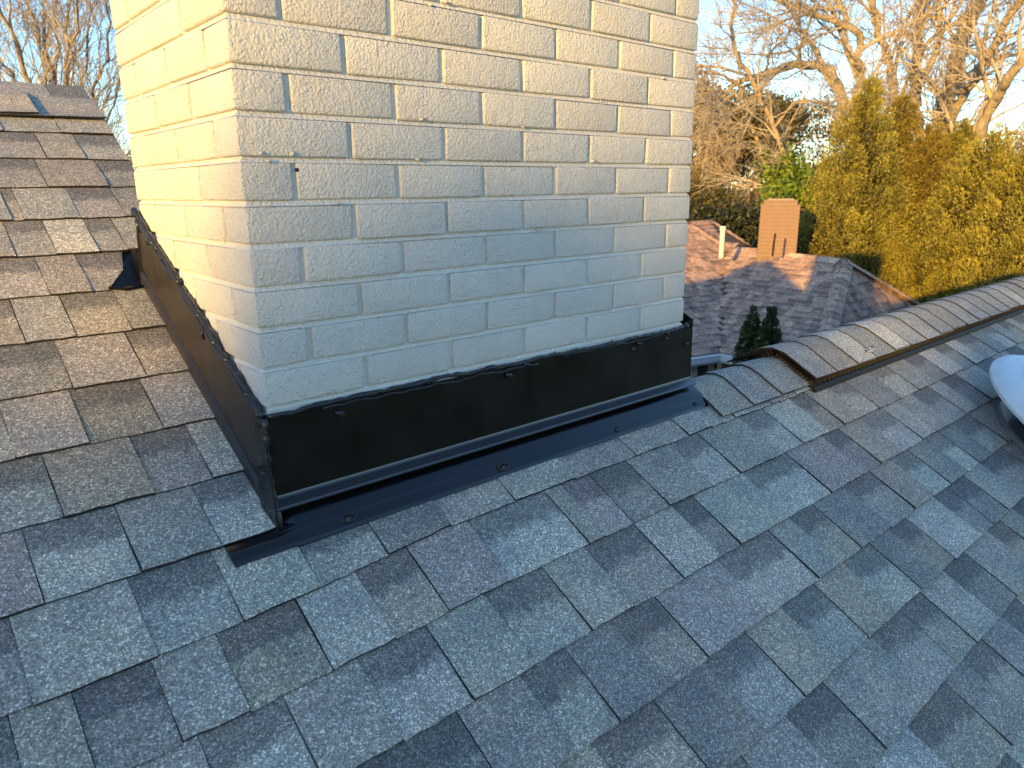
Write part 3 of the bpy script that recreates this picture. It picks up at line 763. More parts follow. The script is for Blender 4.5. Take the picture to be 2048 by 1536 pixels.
for P in ([Q1, E1, B_, A_], [E1, E2, B_], [Q0, Q1, A_, G1, G0], [A_, B_, D1, G2], [B_, E2, D1], [G1, A_, G2], [G2, D1, D2], [G0, G1, G2, D2, D2+e0*6]):
    m.poly([p - dn for p in P])
t = NT('brown_felt'); M['brown_felt'] = t.out((0.16, 0.115, 0.095), 0.9)
nroof = m.build('roof', M['brown_felt'], nh)
TONE2 = {'L': (0.54, 0.345, 0.245), 'G': (0.48, 0.30, 0.215), 'D': (0.33, 0.205, 0.15), 'B': (0.50, 0.305, 0.21), 'P': (0.43, 0.27, 0.20)}
def plane_tabs(d, poly, eave_a, eave_b, expo=.143):
    """courses of tabs laid up a roof face given by its corner points; the eave line sets the course direction"""
    O = np.array(eave_a); ux = np.array(eave_b)-O; ux /= np.linalg.norm(ux)
    nn = None; P = [np.array(p) for p in poly]
    nn = np.cross(P[1]-P[0], P[2]-P[0]); nn /= np.linalg.norm(nn)
    if nn[2] < 0: nn = -nn
    up = np.cross(nn, ux);  up = up if up[2] > 0 else -up
    uv = [((p-O)@ux, (p-O)@up) for p in P]
    xs = [u for u, v in uv]; vs = [v for u, v in uv]; x0, v0 = min(xs), min(vs)
    def inside(x, v):
        x += x0; v += v0; c = False; k = len(uv)
        for i in range(k):
            (xa, va), (xb, vb) = uv[i], uv[(i+1) % k]
            if (va > v) != (vb > v) and x < (xb-xa)*(v-va)/(vb-va)+xa: c = not c
        return c
    simple_tabs(d, O+ux*x0+up*v0, ux, up, nn, max(xs)-x0, max(vs)-v0, expo, 'GgDdBPgLdG', inside, (.09, .18), .011)
d = {'v': [], 'uv': [], 'f': [], 't': [], 'a': []}
plane_tabs(d, [Q1, E1, B_, A_], E1, Q1); plane_tabs(d, [E1, E2, B_], E1, E2); plane_tabs(d, [Q0, Q1, A_, G1, G0], Q1, Q0)
plane_tabs(d, [A_, B_, D1, G2], D1, D1+(B_-A_)); plane_tabs(d, [G1, A_, G2], A_, A_+(G2-G1))
stuff_shingles('shingle', d, M['brown_shingle'], nroof)
def hip_caps(a, b, n_per=.16):
    a, b = np.array(a), np.array(b); Ln = np.linalg.norm(b-a); t_ = (b-a)/Ln; s_ = np.cross(t_, (0, 0, 1)); s_ /= np.linalg.norm(s_); u_ = np.cross(s_, t_)
    d = {'v': [], 'uv': [], 'f': [], 't': [], 'a': []}; k = int(Ln/n_per)
    for i in range(k):
        p0, p1 = a+t_*(i*n_per), a+t_*min(Ln, (i+1.3)*n_per); tone = np.array(TONE2[rnd.choice('GBDL')])*1.15
        n = len(d['v'])
        for (p, h) in ((p0, .035), (p1, .022)):
            for (sx, hx) in ((-.15, -.075), (-.04, -.003), (.04, -.003), (.15, -.075)): d['v'].append(tuple(p+s_*sx+u_*(h+hx))); d['uv'].append((sx, 0))
        d['f'] += [(n, n+1, n+5, n+4), (n+1, n+2, n+6, n+5), (n+2, n+3, n+7, n+6)]; d['t'] += [tone]*8; d['a'] += [0]*8
    stuff_shingles('hip_cap', d, M['brown_shingle'], nroof)
for a, b in ((A_, B_), (E1, B_), (E2, B_), (A_, G1), (G1, G2), (D1, G2)): hip_caps(a, b)
# walls, gutter, window
def inset(p, q, s): n_ = np.cross(q-p, (0, 0, 1)); n_ /= np.linalg.norm(n_); return n_*s
m = MB()
cen = np.array((12, 6, 0))
def wall(m, p, q, zt, zb, off=.35):
    n_ = np.cross(q-p, (0, 0, 1.)); n_ /= np.linalg.norm(n_)
    if n_@(cen-p) < 0: n_ = -n_
    a, b = p+n_*off, q+n_*off; m.quad((a[0], a[1], zb), (b[0], b[1], zb), (b[0], b[1], zt), (a[0], a[1], zt)); return a, b, -n_
wa, wb, wn = wall(m, Q0, Q1-e0*.27, -2.86, GZ); wc, wd, wn2 = wall(m, Q1+(E1-Q1)*(-.12), E1, -2.86, GZ); wall(m, E1, E2, -2.86, GZ); wall(m, E2, D1, -2.86, GZ)
nwall = m.build('wall', M['redmortar'], nh)
def brick_face(m, a, b, n_, z0, z1, win=None):
    a, b = np.array(a), np.array(b); ux = (b-a)*np.array((1, 1, 0)); Ln = np.linalg.norm(ux); ux /= Ln; k = 0; z = z0
    while z > z1:
        x = -(.1 if k % 2 else 0)
        while x < Ln:
            x0, x1 = max(x, 0), min(x+.193, Ln)
            if x1-x0 > .03 and not (win and win[0] < (x0+x1)/2 < win[1] and win[3] < z-.03 < win[2]):
                o = n_*(.006+rnd.uniform(0, .003)); p0 = np.array((a[0], a[1], 0))+ux*x0+o; p1 = np.array((a[0], a[1], 0))+ux*x1+o
                for (zz0, zz1) in ((z-.057, z),):
                    m.quad((p0[0], p0[1], zz0), (p1[0], p1[1], zz0), (p1[0], p1[1], zz1), (p0[0], p0[1], zz1))
            x += .203
        z -= .0677; k += 1
WL = np.linalg.norm(wb-wa)
m = MB(); brick_face(m, wa, wb, wn, -2.9, -4.6, (4.72, 5.18, -2.96, -4.25)); brick_face(m, wc, wd, wn2, -2.9, -4.6)
o = m.build('brick', M['brownbrick'], nwall); o['kind'] = 'stuff'
ux = (wb-wa)/WL
def wpt(x, off, z): p = wa+ux*x+wn*off; return np.array((p[0], p[1], z))
m = MB(); xa, xb, zt, zb = 4.72, 5.18, -2.96, -4.25
for (x0, x1, z0, z1) in ((xa, xa+.11, zb, zt), (xb-.11, xb, zb, zt), (xa+.11, xb-.11, zt-.10, zt), (xa+.11, xb-.11, zb, zb+.1)):
    P = [wpt(x0, .05, z0), wpt(x1, .05, z0), wpt(x1, .05, z1), wpt(x0, .05, z1)]; slab(m, P, .06); 
wf = m.build('window', M['white'], nh)
m = MB(); m.quad(wpt(xa+.11, .02, zb+.09), wpt(xb-.11, .02, zb+.09), wpt(xb-.11, .02, zt-.11), wpt(xa+.11, .02, zt-.11)); m.build('pane', M['glass'], wf)
m = MB()
def gutter(m, p, q):
    n_ = np.cross(q-p, (0, 0, 1.)); n_ /= np.linalg.norm(n_)
    if n_@(cen-p) > 0: n_ = -n_
    pr = [(-.01, -.13), (.07, -.13), (.10, -.09), (.115, -.01), (.125, 0), (.105, 0), (.09, -.03), (.02, -.05), (-.01, .0)]
    for a, b in zip(pr, pr[1:]):
        m.quad(p+n_*a[0]+np.array((0, 0, a[1]-.01)), q+n_*a[0]+np.array((0, 0, a[1]-.01)), q+n_*b[0]+np.array((0, 0, b[1]-.01)), p+n_*b[0]+np.array((0, 0, b[1]-.01)))
    for e_ in (p, q): m.poly([e_+n_*a[0]+np.array((0, 0, a[1]-.01)) for a in pr])
gutter(m, Q0, Q1); gutter(m, Q1, E1); gutter(m, E1, E2)
m.build('gutter', M['white'], nh)
m = MB()
for p, q in ((Q0, Q1), (Q1, E1), (E1, E2), (E2, D1)):
    n_ = np.cross(q-p, (0, 0, 1.)); n_ /= np.linalg.norm(n_); n_ = n_ if n_@(cen-p) > 0 else -n_
    m.quad(p+(0, 0, -.10), q+(0, 0, -.10), q+n_*.36+np.array((0, 0, -.10)), p+n_*.36+np.array((0, 0, -.10)))
m.build('soffit', M['white'], nh)
# its chimney, standing behind the long ridge
cc = at(1553, 505, 14.0); cdv = np.array((cc[0]-CAM[0], cc[1]-CAM[1], 0)); cdv /= np.linalg.norm(cdv); csd = np.array((cdv[1], -cdv[0], 0))
hwid, hdep = 0.325, 0.30
zc0, zsh, ztp = -3.0, at(1553, 413, 14.0)[2], at(1553, 397, 14.0)[2]
m = MB()
def cpt(s, d_, z): p = cc + csd*s + cdv*d_; return (p[0], p[1], z)
def ringp(w, dd, z, off=0): return [cpt(-w, -dd, z), cpt(w, -dd, z), cpt(w, dd, z), cpt(-w, dd, z)]
RR = [ringp(hwid-.012, hdep-.012, zc0), ringp(hwid-.012, hdep-.012, zsh), ringp(hwid*.66-.01, hdep*.7, ztp)]
for a, b in zip(RR, RR[1:]):
    for i in range(4): m.quad(a[i], a[(i+1) % 4], b[(i+1) % 4], b[i])
m.poly(RR[-1]); nch = m.build('chimney', M['redmortar'], nh); tag(nch, 'orange brick chimney with sloped shoulders')
m = MB(); z = zc0; k = 0
while z < ztp-.03:
    f = 1.0 if z < zsh else 1-.34*(z-zsh)/(ztp-zsh); fd = 1.0 if z < zsh else 1-.3*(z-zsh)/(ztp-zsh)
    w, dd = hwid*f, hdep*fd; J = rnd.uniform(-.002, .002)
    nfr = 3
    for side in range(4):
        Lh = w if side % 2 == 0 else dd; x = -Lh - (.05 if (k+side) % 2 else 0)
        while x < Lh:
            x0, x1 = max(x, -Lh), min(x+.195, Lh)
            if x1-x0 > .02:
                zz = (z, z+.058); o_ = rnd.uniform(0, .004)
                if side == 0: q = [cpt(x0, -dd-o_, zz[0]), cpt(x1, -dd-o_, zz[0]), cpt(x1, -dd-o_, zz[1]), cpt(x0, -dd-o_, zz[1])]
                elif side == 2: q = [cpt(x0, dd+o_, zz[0]), cpt(x1, dd+o_, zz[0]), cpt(x1, dd+o_, zz[1]), cpt(x0, dd+o_, zz[1])]
                elif side == 1: q = [cpt(w+o_, x0, zz[0]), cpt(w+o_, x1, zz[0]), cpt(w+o_, x1, zz[1]), cpt(w+o_, x0, zz[1])]
                else: q = [cpt(-w-o_, x0, zz[0]), cpt(-w-o_, x1, zz[0]), cpt(-w-o_, x1, zz[1]), cpt(-w-o_, x0, zz[1])]
                m.quad(*q)
            x += .205
    z += .0677; k += 1
o = m.build('brick', M['redbrick'], nch); o['kind'] = 'stuff'
# plumbing vent pipes
pp = at(1444, 486, 12.9); m = MB(); m.tube([pp+(0, 0, -.25), pp+(0, 0, .27)], .043, 12); m.tube([pp+(0, 0, .21), pp+(0, 0, .28)], .053, 12)
tag(m.build('vent_pipe', M['pipe'], nh), 'pale plastic vent pipe on the shaded roof side')
pp = at(1546, 500, 12.6); m = MB(); m.tube([pp+(0, 0, -.1), pp+(.01, 0, .12), pp+(.03, 0, .26)], .018, 6); tag(m.build('vent_pipe', M['plastic'], nh), 'thin dark vent pipe before the brick chimney')

# ------------------------------------------------------------------ foliage builders
def set_shade(me, per_face, k):
    a = me.attributes.new('shade', 'FLOAT', 'POINT'); a.data.foreach_set('value', np.repeat(np.asarray(per_face, np.float32), k))
def blades(P, Dv, ln, wd, seed):
    """pointed leaf blades (quads) at P along Dv"""
    R = np.random.default_rng(seed); n = len(P)
    Dv = Dv/np.linalg.norm(Dv, axis=1)[:, None]
    q = R.normal(size=(n, 3)); s_ = np.cross(Dv, q); s_ /= np.linalg.norm(s_, axis=1)[:, None]
    ln = np.broadcast_to(ln, (n,))[:, None]*R.uniform(.6, 1.3, (n, 1)); wd = np.broadcast_to(wd, (n,))[:, None]*R.uniform(.7, 1.3, (n, 1))
    V = np.empty((n, 4, 3)); V[:, 0] = P; V[:, 1] = P+Dv*ln*.55+s_*wd*.5; V[:, 2] = P+Dv*ln; V[:, 3] = P+Dv*ln*.55-s_*wd*.5
    return V.reshape(-1, 3), np.arange(n*4).reshape(n, 4)
def conifer(base, H, Rm, n, seed, name, mat, label, cat, group, lean=(0, 0), zlow=0.0, ln=.16, wd=.035, lump=.22, cs=1.0, nc=300, pw=.72):
    R = np.random.default_rng(seed)
    root = empty(name, tuple(base)); tag(root, label, cat, group)
    hz = zlow + (1-zlow)*(1-(1-R.random(nc))**.62)*1.0; th_ = R.uniform(0, 2*math.pi, nc)
    prof = lambda h: np.clip(1-h, 0, 1)**pw*Rm
    ph = R.uniform(0, 6.28, 6)
    lumpf = lambda h, t_: 1+lump*np.sin(3*t_+ph[0]+5*h)*np.sin(7*h+ph[1])+lump*.6*np.sin(5*t_+ph[2])*np.sin(17*h+ph[3])
    rr = prof(hz)*lumpf(hz, th_)*R.uniform(.78, 1.04, nc)
    Cn = np.stack([rr*np.cos(th_), rr*np.sin(th_), hz*H], 1); Cn[0] = (0, 0, H-.30*cs); Cn[1] = (0, 0, H-.5*cs)
    out = np.stack([np.cos(th_), np.sin(th_), np.zeros(nc)], 1)
    cdir = out*R.uniform(.15, .6, (nc, 1))+np.array((0, 0, 1.0)); cdir /= np.linalg.norm(cdir, axis=1)[:, None]
    plen = R.uniform(.34, .75, nc)*cs*(1-.6*hz**4); prad = plen*R.uniform(.20, .32, nc)      # plume length and girth
    per = n//nc; ci = np.repeat(np.arange(nc), per); m_ = len(ci)
    al = R.random(m_)**.8; q = R.normal(size=(m_, 3)); q -= cdir[ci]*np.sum(q*cdir[ci], 1)[:, None]; q /= np.linalg.norm(q, axis=1)[:, None]
    girth = prad[ci]*np.sin(np.pi*np.clip(al*.86+.10, 0, 1))**.8*R.uniform(.55, 1.0, m_)
    P = Cn[ci]+cdir[ci]*((al-.35)*plen[ci])[:, None]+q*girth[:, None]
    Dv = cdir[ci]*1.0+q*.6+R.normal(size=(m_, 3))*.25
    # sparse inner growth that closes the crown, coloured dark for shaded crevices
    k2 = n//5; h2 = zlow+(1-zlow)*(1-(1-R.random(k2))**.6)*.97; t2 = R.uniform(0, 6.283, k2); r2 = prof(h2)*.66*R.random(k2)**.35
    P = np.concatenate([P, np.stack([r2*np.cos(t2), r2*np.sin(t2), h2*H], 1)]); Dv = np.concatenate([Dv, R.normal(size=(k2, 3))+np.array((0, 0, .6))])
    P[:, 0] += lean[0]*P[:, 2]/H; P[:, 1] += lean[1]*P[:, 2]/H
    L_ = np.concatenate([np.full(m_, ln), np.full(k2, ln*1.6)]); W_ = np.concatenate([np.full(m_, wd), np.full(k2, wd*2.2)])
    V, Fc = blades(P+np.array(base), Dv, L_, W_, seed+1)
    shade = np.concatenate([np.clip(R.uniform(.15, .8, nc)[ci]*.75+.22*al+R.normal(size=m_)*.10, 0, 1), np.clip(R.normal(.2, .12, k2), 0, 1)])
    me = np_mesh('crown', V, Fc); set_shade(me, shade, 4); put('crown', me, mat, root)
    m = MB(); m.tube([np.array(base), np.array(base)+np.array((lean[0]*.9, lean[1]*.9, H*.9))], [max(.05, Rm*.09), .012], 7); m.build('trunk', M['bark'], root)
    return root
# two slim arborvitaes before the neighbour's wall
for (px, pt, dist, lab, sd, Rm) in ((1507, 618, 9.0, 'slim dark arborvitae with a thin pointed tip, left of the two', 41, .78), (1544, 614, 8.8, 'slim dark arborvitae with a fuller blunt tip, right of the two', 42, .84)):
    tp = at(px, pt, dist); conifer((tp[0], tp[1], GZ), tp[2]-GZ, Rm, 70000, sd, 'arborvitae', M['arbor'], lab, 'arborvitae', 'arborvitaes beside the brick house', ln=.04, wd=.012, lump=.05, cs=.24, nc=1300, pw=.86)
# tall golden conifers right of the neighbour's roof
CON = [(1742, 170, 16.0, 1.85, 'conifer', 'tallest golden conifer with the highest pointed tip, nearest the brick chimney', 0),
       (1806, 196, 17.0, 1.5, 'conifer_brown', 'narrow brownish conifer spire just behind the tallest conifer', 0),
       (1868, 252, 16.8, 1.5, 'conifer_brown', 'golden conifer with a low rounded tip under the big trunk', 0),
       (1925, 246, 17.6, 1.5, 'conifer', 'greener conifer tip between the big trunk and the leaning limb', 0),
       (1992, 258, 15.6, 2.1, 'conifer', 'broad bright yellow conifer leaning right near the photo edge', .35),
       (2095, 270, 15.0, 2.1, 'conifer', 'olive conifer cut off by the right edge of the photo', .2)]
for i, (px, pt, dist, Rm, mt, lab, ln_) in enumerate(CON):
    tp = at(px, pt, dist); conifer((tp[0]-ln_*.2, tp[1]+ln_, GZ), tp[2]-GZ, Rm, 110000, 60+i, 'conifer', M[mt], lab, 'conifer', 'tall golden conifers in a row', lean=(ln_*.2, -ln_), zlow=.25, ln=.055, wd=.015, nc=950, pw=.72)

# ------------------------------------------------------------------ bare trees
class Tubes:
    def __init__(s): s.lines = []
    def add(s, P, R): s.lines.append((P, R))
    def mesh(s, name):
        V = []; F = []; base = 0
        for nside in (3, 4, 8):
            for P, R in s.lines:
                k = 8 if R[0] > .05 else (4 if R[0] > .015 else 3)
                if k != nside: continue
                P = np.asarray(P); n = len(P)
                T = np.gradient(P, axis=0); T /= np.linalg.norm(T, axis=1)[:, None]+1e-9
                ref = np.where(np.abs(T[:, 2:3]) < .9, np.array([[0, 0, 1.]]), np.array([[1., 0, 0]]))
                a = np.cross(T, ref); a /= np.linalg.norm(a, axis=1)[:, None]; b = np.cross(T, a)
                w = 2*np.pi*np.arange(k)/k
                ringv = P[:, None]+np.asarray(R)[:, None, None]*(np.cos(w)[None, :, None]*a[:, None]+np.sin(w)[None, :, None]*b[:, None])
                V.append(ringv.reshape(-1, 3)); i, j = np.meshgrid(np.arange(n-1), np.arange(k), indexing='ij'); j2 = (j+1) % k
                F.append(np.stack([base+i*k+j, base+i*k+j2, base+(i+1)*k+j2, base+(i+1)*k+j], -1).reshape(-1, 4)); base += n*k
        return np_mesh(name, np.concatenate(V), np.concatenate(F), True)
def wander(p0, d0, ln, n, R, wob, grav=0.0):
    P = [np.array(p0)]; d_ = np.array(d0)/np.linalg.norm(d0); st = ln/n
    for i in range(n):
        d_ = d_+R.normal(size=3)*wob+np.array((0, 0, grav)); d_ /= np.linalg.norm(d_); P.append(P[-1]+d_*st)
    return np.array(P)
def spread(T, P, rad, R, depth, nch, ln, ang, wob, grav, start=.25, shrink=.62, minr=.0035, lnshrink=.62):
    """hang child branches on polyline P"""
    n = len(P); seg = np.linalg.norm(np.diff(P, axis=0), axis=1); cum = np.concatenate([[0], np.cumsum(seg)])
    for c in range(nch):
        f = start+(1-start)*(c+R.random())/nch; s_ = f*cum[-1]; i = min(n-2, int(np.searchsorted(cum, s_)-1)); i = max(i, 0)
        q = P[i]+(P[i+1]-P[i])*((s_-cum[i])/max(seg[i], 1e-6)); t_ = P[i+1]-P[i]; t_ /= np.linalg.norm(t_)+1e-9
        v = R.normal(size=3); v -= t_*(v@t_); v /= np.linalg.norm(v); an = math.radians(R.normal(ang, ang*.28)); d_ = t_*math.cos(an)+v*math.sin(an)
        l2 = ln*R.uniform(.55, 1.25)*(1.1-.45*f); r0 = max(minr, min(rad[i]*shrink*R.uniform(.7, 1.0), l2*.022)); k = 6 if depth > 1 else 4
        Q = wander(q, d_, l2, k, R, wob, grav); rr = np.linspace(r0, max(minr*.8, r0*.3), k+1)
        T.add(Q, rr)
        if depth > 1: spread(T, Q, rr, R, depth-1, max(3, int(nch*.9)), l2*lnshrink, ang, wob, grav, .15, shrink, minr, lnshrink)
def limb(T, pts, rpx, rpx1=None, R=None, sub=4, jitter=.0):
    """pts: (px, py, distance) along the limb, radius in photo pixels"""
    W3 = [at(*p) for p in pts]; rad = []
    P = []
    for i in range(len(W3)-1):
        p0 = W3[max(i-1, 0)]; p1 = W3[i]; p2 = W3[i+1]; p3 = W3[min(i+2, len(W3)-1)]
        for s_ in range(sub):
            t_ = s_/sub; P.append(.5*((2*p1)+(-p0+p2)*t_+(2*p0-5*p1+4*p2-p3)*t_*t_+(-p0+3*p1-3*p2+p3)*t_**3))
    P.append(W3[-1]); P = np.array(P)
    if jitter: P[1:-1] += R.normal(size=(len(P)-2, 3))*jitter
    d_ = pts[0][2]; r0 = rpx*d_/F_PX; r1 = (rpx1 if rpx1 is not None else rpx*.5)*d_/F_PX
    rad = np.linspace(r0, r1, len(P)); T.add(P, rad); return P, rad
def bare_tree(name, base, label, group, limbs, seed, mat, twig_mat, nch=8, ln=3.0, ang=42, wob=.16, grav=.01, depth=3, minr=.004, start=.3):
    R = np.random.default_rng(seed); root = empty(name, tuple(base)); tag(root, label, 'tree', group)
    T = Tubes(); Tw = Tubes()
    for (pts, r0, r1) in limbs:
        P, rad = limb(T, pts, r0, r1, R, 4, .03)
        spread(Tw, P, rad, R, depth, nch, ln, ang, wob, grav, start, minr=minr)
    put('trunk', T.mesh('trunk'), mat, root); me = Tw.mesh('branch'); o = put('branch', me, twig_mat, root); return root, T
def ivy_on(root, P, spreadr, n, seed, mat, size=.11):
    R = np.random.default_rng(seed); P = np.asarray(P); i = R.integers(0, len(P)-1, n); f = R.random(n)[:, None]
    q = P[i]*(1-f)+P[i+1]*f+R.normal(size=(n, 3))*spreadr; Dv = R.normal(size=(n, 3))+np.array((0, 0, -.3))
    V, Fc = blades(q, Dv, size, size*.8, seed+5); me = np_mesh('ivy', V, Fc); set_shade(me, R.random(n), 4); put('ivy', me, mat, root)
D = 24.0
g0 = at(1850, 300, D); base = (g0[0], g0[1], GZ)
big = [([(1868, 520, D), (1876, 330, D), (1888, 240, D), (1906, 150, D), (1926, 66, D-.5), (1962, -10, D-1), (2000, -110, D-1.5)], 16, 10),
       ([(1868, 480, D), (1893, 290, D), (1904, 232, D-.5), (1930, 182, D-1), (1975, 122, D-1.6), (2012, 40, D-2), (2060, -20, D-2.5)], 9.5, 4.5),
       ([(1868, 500, D), (1930, 318, D-1), (1960, 265, D-1.5), (1996, 192, D-2), (2018, 160, D-2.4), (2050, 105, D-2.8), (2100, 40, D-3)], 10.5, 5),
       ([(1868, 470, D), (1842, 280, D+.5), (1828, 190, D+1), (1834, 100, D+1.2), (1842, 0, D+1.5), (1850, -110, D+2)], 13, 7),
       ([(1868, 450, D), (1800, 250, D+.6), (1782, 140, D+.8), (1766, 98, D+1), (1752, 34, D+1), (1738, -40, D+1)], 9, 5),
       ([(1850, 430, D), (1700, 290, D-1), (1680, 190, D-1.2), (1648, 138, D-1.5), (1590, 131, D-2), (1540, 143, D-2.4), (1484, 163, D-3), (1440, 190, D-3.4)], 12, 2.5),
       ([(1720, 330, D), (1712, 200, D+.5), (1726, 154, D+.4), (1711, 113, D), (1724, 90, D), (1697, 56, D-.5), (1638, 30, D-1), (1560, 0, D-1.6)], 9, 4),
       ([(1697, 56, D-.5), (1684, 10, D-.8), (1660, -60, D-1)], 5, 3), ([(1828, 190, D+1), (1872, 110, D+.6), (1880, 30, D+.2), (1890, -60, D)], 6, 3),
       ([(1648, 138, D-1.5), (1624, 90, D-1.8), (1590, 40, D-2), (1560, -40, D-2.4)], 5, 2)]
bt, T_ = bare_tree('bare_tree', base, 'huge bare tree with several pale trunks rising behind the golden conifers', None, big, 101, M['bark'], M['twig'], nch=10, ln=3.2, ang=38, wob=.15, grav=.03, depth=3, minr=.0065, start=.3)
# the leaning pair to its left, ivy round their feet
D2_ = 20.0
for (limbs, sd, lab, iv) in (
    ([([(1650, 560, D2_), (1596, 385, D2_), (1587, 365, D2_), (1550, 256, D2_), (1512, 178, D2_-.3), (1478, 113, D2_-.6), (1462, 55, D2_-.8), (1466, 0, D2_-1), (1472, -60, D2_-1)], 6, 2),
      ([(1512, 178, D2_-.3), (1540, 110, D2_), (1580, 60, D2_+.4), (1600, 0, D2_+.6)], 3, 1.5), ([(1550, 256, D2_), (1600, 200, D2_), (1660, 215, D2_+.3), (1710, 240, D2_+.5)], 3, 1.2)], 111, 'slender bare tree leaning left with bright ivy on its foot', 0),
    ([([(1600, 560, D2_+1), (1562, 400, D2_+1), (1543, 349, D2_+1), (1509, 273, D2_+1), (1485, 191, D2_+.8), (1461, 157, D2_+.5), (1399, 133, D2_), (1360, 120, D2_)], 5, 1.5),
      ([(1509, 273, D2_+1), (1470, 235, D2_+.6), (1430, 215, D2_+.4), (1395, 205, D2_)], 2.5, 1)], 112, 'thinner bare tree leaning left beside the chimney edge', 1)):
    b0 = at(limbs[0][0][0][0], 560, limbs[0][0][0][2]); r_, T_ = bare_tree('leaning_tree', (b0[0], b0[1], GZ), lab, 'leaning bare trees', limbs, sd, M['tanbark'], M['twig'], nch=10, ln=2.1, ang=44, wob=.2, grav=.01, depth=3, minr=.0055, start=.25)
    P = T_.lines[0][0]
    ivy_on(r_, P[:11], .22 if not iv else .12, 2600 if not iv else 900, sd+7, M['ivy'], .12)
# ivy mound round the feet, behind the neighbour's chimney
def leaf_mass(name, blobs, n, size, mat, seed, label=None, cat=None, kind=None, group=None, parent=None, up=.2):
    R = np.random.default_rng(seed); Ps = []; sh = []
    wts = np.array([b[1][0]*b[1][2] for b in blobs]); wts = wts/wts.sum()
    for (c, r), w in zip(blobs, wts):
        k = int(n*w); v = R.normal(size=(k, 3)); v /= np.linalg.norm(v, axis=1)[:, None]
        lum = 1+.22*np.sin(4*v[:, 0]+seed)*np.sin(5*v[:, 2]+c[0])+.15*np.sin(9*v[:, 1]+c[1])
        p = np.array(c)+v*np.array(r)*(R.uniform(.55, 1.05, k)*lum)[:, None]; Ps.append(p); sh.append(np.clip(R.normal(.5, .2, k), 0, 1))
    P = np.concatenate(Ps); P = P[P[:, 2] > GZ-.2]; sh = np.concatenate(sh)[:len(P)]
    Dv = R.normal(size=P.shape)+np.array((0, 0, up)); V, Fc = blades(P, Dv, size, size*.6, seed+2); me = np_mesh(name, V, Fc); set_shade(me, sh, 4)
    o = put(name, me, mat, parent); tag(o, label, cat, group, kind); return o
a = at(1600, 440, 18.5); b = at(1560, 400, 19.0); c = at(1625, 395, 19.5)
leaf_mass('ivy_thicket', [(a, (.55, .55, 1.0)), (b, (.45, .5, .5)), (c, (.35, .35, .5)), (at(1600, 520, 18.5), (.9, .8, 1.3))], 5200, .13, M['ivy'], 131, 'bright green ivy thicket behind the orange brick chimney', 'ivy')
# hedge, shrubs and far wood
a = at(1440, 474, 16.5)
leaf_mass('hedge', [(at(px, 478, 16.5+.4*i), (.9, .8, .75)) for i, px in enumerate((1380, 1430, 1475, 1520, 1560, 1600))] + [(at(px, 540, 16.5), (.9, .9, 1.2)) for px in (1400, 1470, 1540, 1600)], 22000, .11, M['hedge'], 141, 'dark evergreen hedge behind the shaded roof side', 'hedge')
leaf_mass('yellow_shrub', [(at(1405, 408, 26), (1.0, 1, 1.1)), (at(1450, 425, 26), (.9, .9, .7)), (at(1370, 420, 26), (1.2, 1, 1.0)), (at(1400, 480, 26), (2, 1.5, 1.5))], 9000, .13, M['olive'], 151, 'yellow olive shrub mass beside the white chimney edge', 'shrub')
for (px, py, dist, rx, rz, mt, n, sd, lab) in ((1402, 275, 36, 2.3, 2.6, 'autumn', 11000, 161, 'orange brown leafy tree beside the white chimney edge'), (1525, 255, 40, 3.0, 2.4, 'olive', 13000, 162, 'olive green tree crown behind the leaning trunks'), (1462, 300, 42, 2.6, 2.2, 'autumn', 11000, 163, 'small rusty tree between the orange and the olive crowns')):
    c = at(px, py, dist); rt = empty('leafy_tree', (c[0], c[1], GZ)); tag(rt, lab, 'tree', 'leafy trees far behind')
    R = np.random.default_rng(sd); bl = [(c+R.normal(size=3)*np.array((rx, rx, rz))*.45, (rx*.5, rx*.5, rz*.42)) for _ in range(9)]
    leaf_mass('crown', bl, n, .17, M[mt], sd, parent=rt)
    m = MB(); m.tube([(c[0], c[1], GZ), (c[0]+.1, c[1], c[2]*.4+GZ*.6), c], [.22, .16, .05], 7); m.build('trunk', M['bark'], rt)
# a far-off brown winter wood closing the horizon
R = np.random.default_rng(171); T = Tubes()
for i in range(230):
    px = R.uniform(1330, 2150) if i < 170 else R.uniform(-120, 300); dist = R.uniform(30, 60); q = at(px, 372, dist); p0 = np.array((q[0], q[1], GZ)); hgt = R.uniform(4.5, 9)
    P = wander(p0, (R.normal()*.12, R.normal()*.12, 1), hgt, 7, R, .09); rd = np.linspace(R.uniform(.05, .11), .012, 8); T.add(P, rd)
    spread(T, P, rd, R, 2, 9, 2.0, 42, .18, .02, .2, minr=.012)
tag(put('winter_wood', T.mesh('winter_wood'), M['tanbark']), 'brown tangle of bare winter trees along the far horizon', 'wood', None, 'stuff')
bl = []
for i in range(70):
    px = R.uniform(1330, 2150) if i < 46 else R.uniform(-150, 330); dist = R.uniform(34, 62); c = at(px, R.uniform(345, 425), dist); bl.append((c, (R.uniform(1.2, 2.6), 1.5, R.uniform(.7, 1.6))))
leaf_mass('undergrowth', bl, 42000, .22, M['autumn'], 181, 'low rusty undergrowth in front of the winter wood', 'undergrowth', 'stuff')
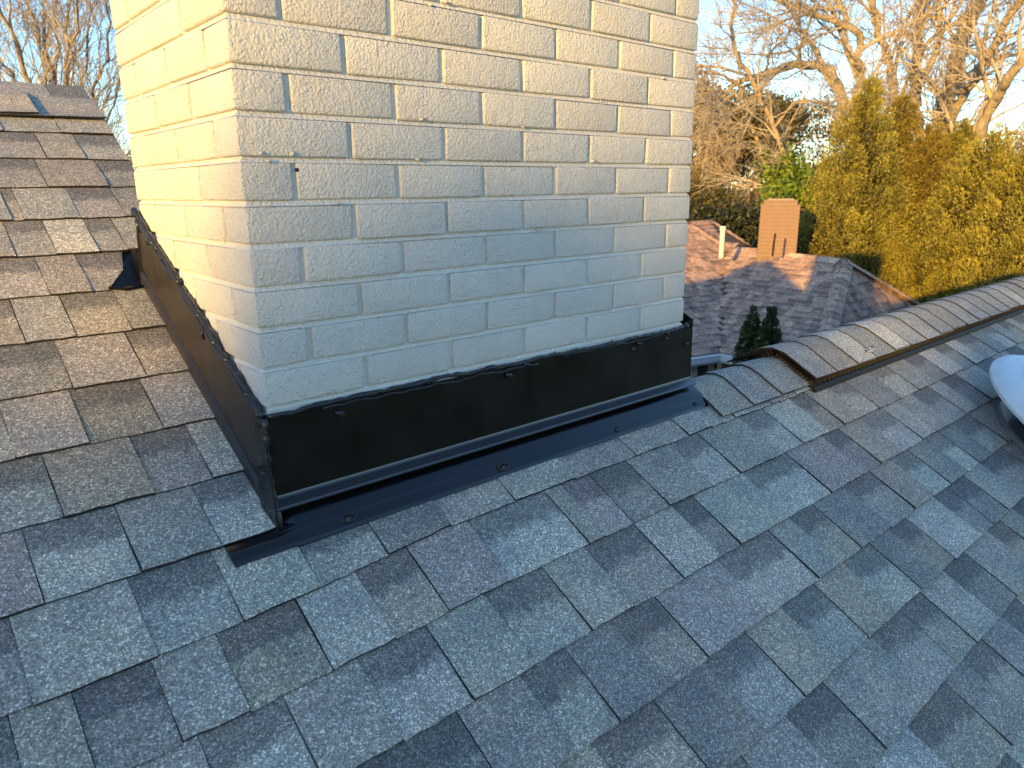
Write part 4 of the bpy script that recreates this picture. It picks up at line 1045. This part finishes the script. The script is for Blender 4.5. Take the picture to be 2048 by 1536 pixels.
# the many-stemmed bare tree at top left
R = np.random.default_rng(191); DL = 13.0
LT = [([(120, 470, DL), (75, 200, DL), (0, 20, DL-.3), (-40, -80, DL-.5)], 5, 2), ([(115, 470, DL), (36, 185, DL+.3), (-6, 90, DL+.2), (-60, -30, DL)], 4, 1.5), ([(125, 470, DL), (94, 186, DL+.4), (62, 20, DL+.5), (40, -90, DL+.6)], 3.6, 1.5),
      ([(130, 470, DL), (106, 190, DL+.2), (90, 60, DL), (88, -70, DL)], 3.6, 1.5), ([(135, 470, DL), (134, 188, DL-.2), (134, 70, DL-.2), (142, -60, DL)], 4, 1.8), ([(140, 470, DL), (138, 150, DL-.4), (150, 70, DL-.6), (165, -60, DL-.7)], 3, 1.2),
      ([(145, 470, DL), (170, 200, DL+.2), (172, 100, DL+.3), (180, -50, DL+.5)], 3, 1.2), ([(150, 470, DL), (186, 210, DL), (210, 110, DL-.2), (222, -10, DL-.4)], 3.4, 1.3), ([(150, 480, DL), (205, 290, DL-.2), (228, 210, DL-.4), (260, 90, DL-.5)], 3, 1.1),
      ([(110, 480, DL), (10, 170, DL-.3), (-60, 40, DL-.5)], 4, 1.5), ([(125, 470, DL), (110, 170, DL+.8), (112, 40, DL+1), (118, -60, DL+1)], 3, 1.2), ([(150, 490, DL), (225, 360, DL+.4), (262, 300, DL+.6), (300, 220, DL+.8)], 2.6, 1)]
g0 = at(120, 480, DL)
bare_tree('bare_tree', (g0[0], g0[1], GZ), 'bare many stemmed tree fanning up behind the top left ridge', None, LT, 191, M['tanbark'], M['twig'], nch=8, ln=1.35, ang=28, wob=.10, grav=.03, depth=3, minr=.0034, start=.2)

# unseen evergreen row added behind the camera, its tops shaped to shade the lower roof
SB = -L; EU = np.array((-math.cos(SUN_AZ), math.sin(SUN_AZ), 0)); TD = 42.0
def occ(u, v):
    p = EU*u + SB*TD; p[2] += v; return p
OCC = [(-.2, -.25), (.62, -.85), (1.3, -1.0), (2.1, -1.2), (3.0, -1.3), (4.0, -1.1), (5.2, -1.0), (-.74, -.95), (-1.3, -.5), (-1.9, -.55), (-2.8, -.45), (-3.8, -.55), (-5.0, -.45)]
R = np.random.default_rng(201); Vs = []; Fs = []; sh = []; nb_ = 0
for (u, v) in OCC:
    tp = occ(u, v); Hh = tp[2]-GZ; k = 9000
    dep = Hh*R.random(k)**2.0; th_ = R.uniform(0, 6.283, k); rr = np.minimum(1.3, 1.1*dep+.03)*np.sqrt(R.random(k))
    P = np.stack([tp[0]+rr*np.cos(th_), tp[1]+rr*np.sin(th_), tp[2]-dep-.12], 1)
    V, Fc = blades(P, R.normal(size=(k, 3))*.6+np.array((0, 0, .9)), .2, .14, 300+len(Vs)); Vs.append(V); Fs.append(Fc+nb_); nb_ += len(V); sh.append(R.random(k))
me = np_mesh('shade_treeline', np.concatenate(Vs), np.concatenate(Fs)); set_shade(me, np.concatenate(sh), 4)
tag(put('shade_treeline', me, M['hedge']), 'unseen evergreen row added behind the viewer to shade the roof', 'shade_treeline', None, 'stuff')
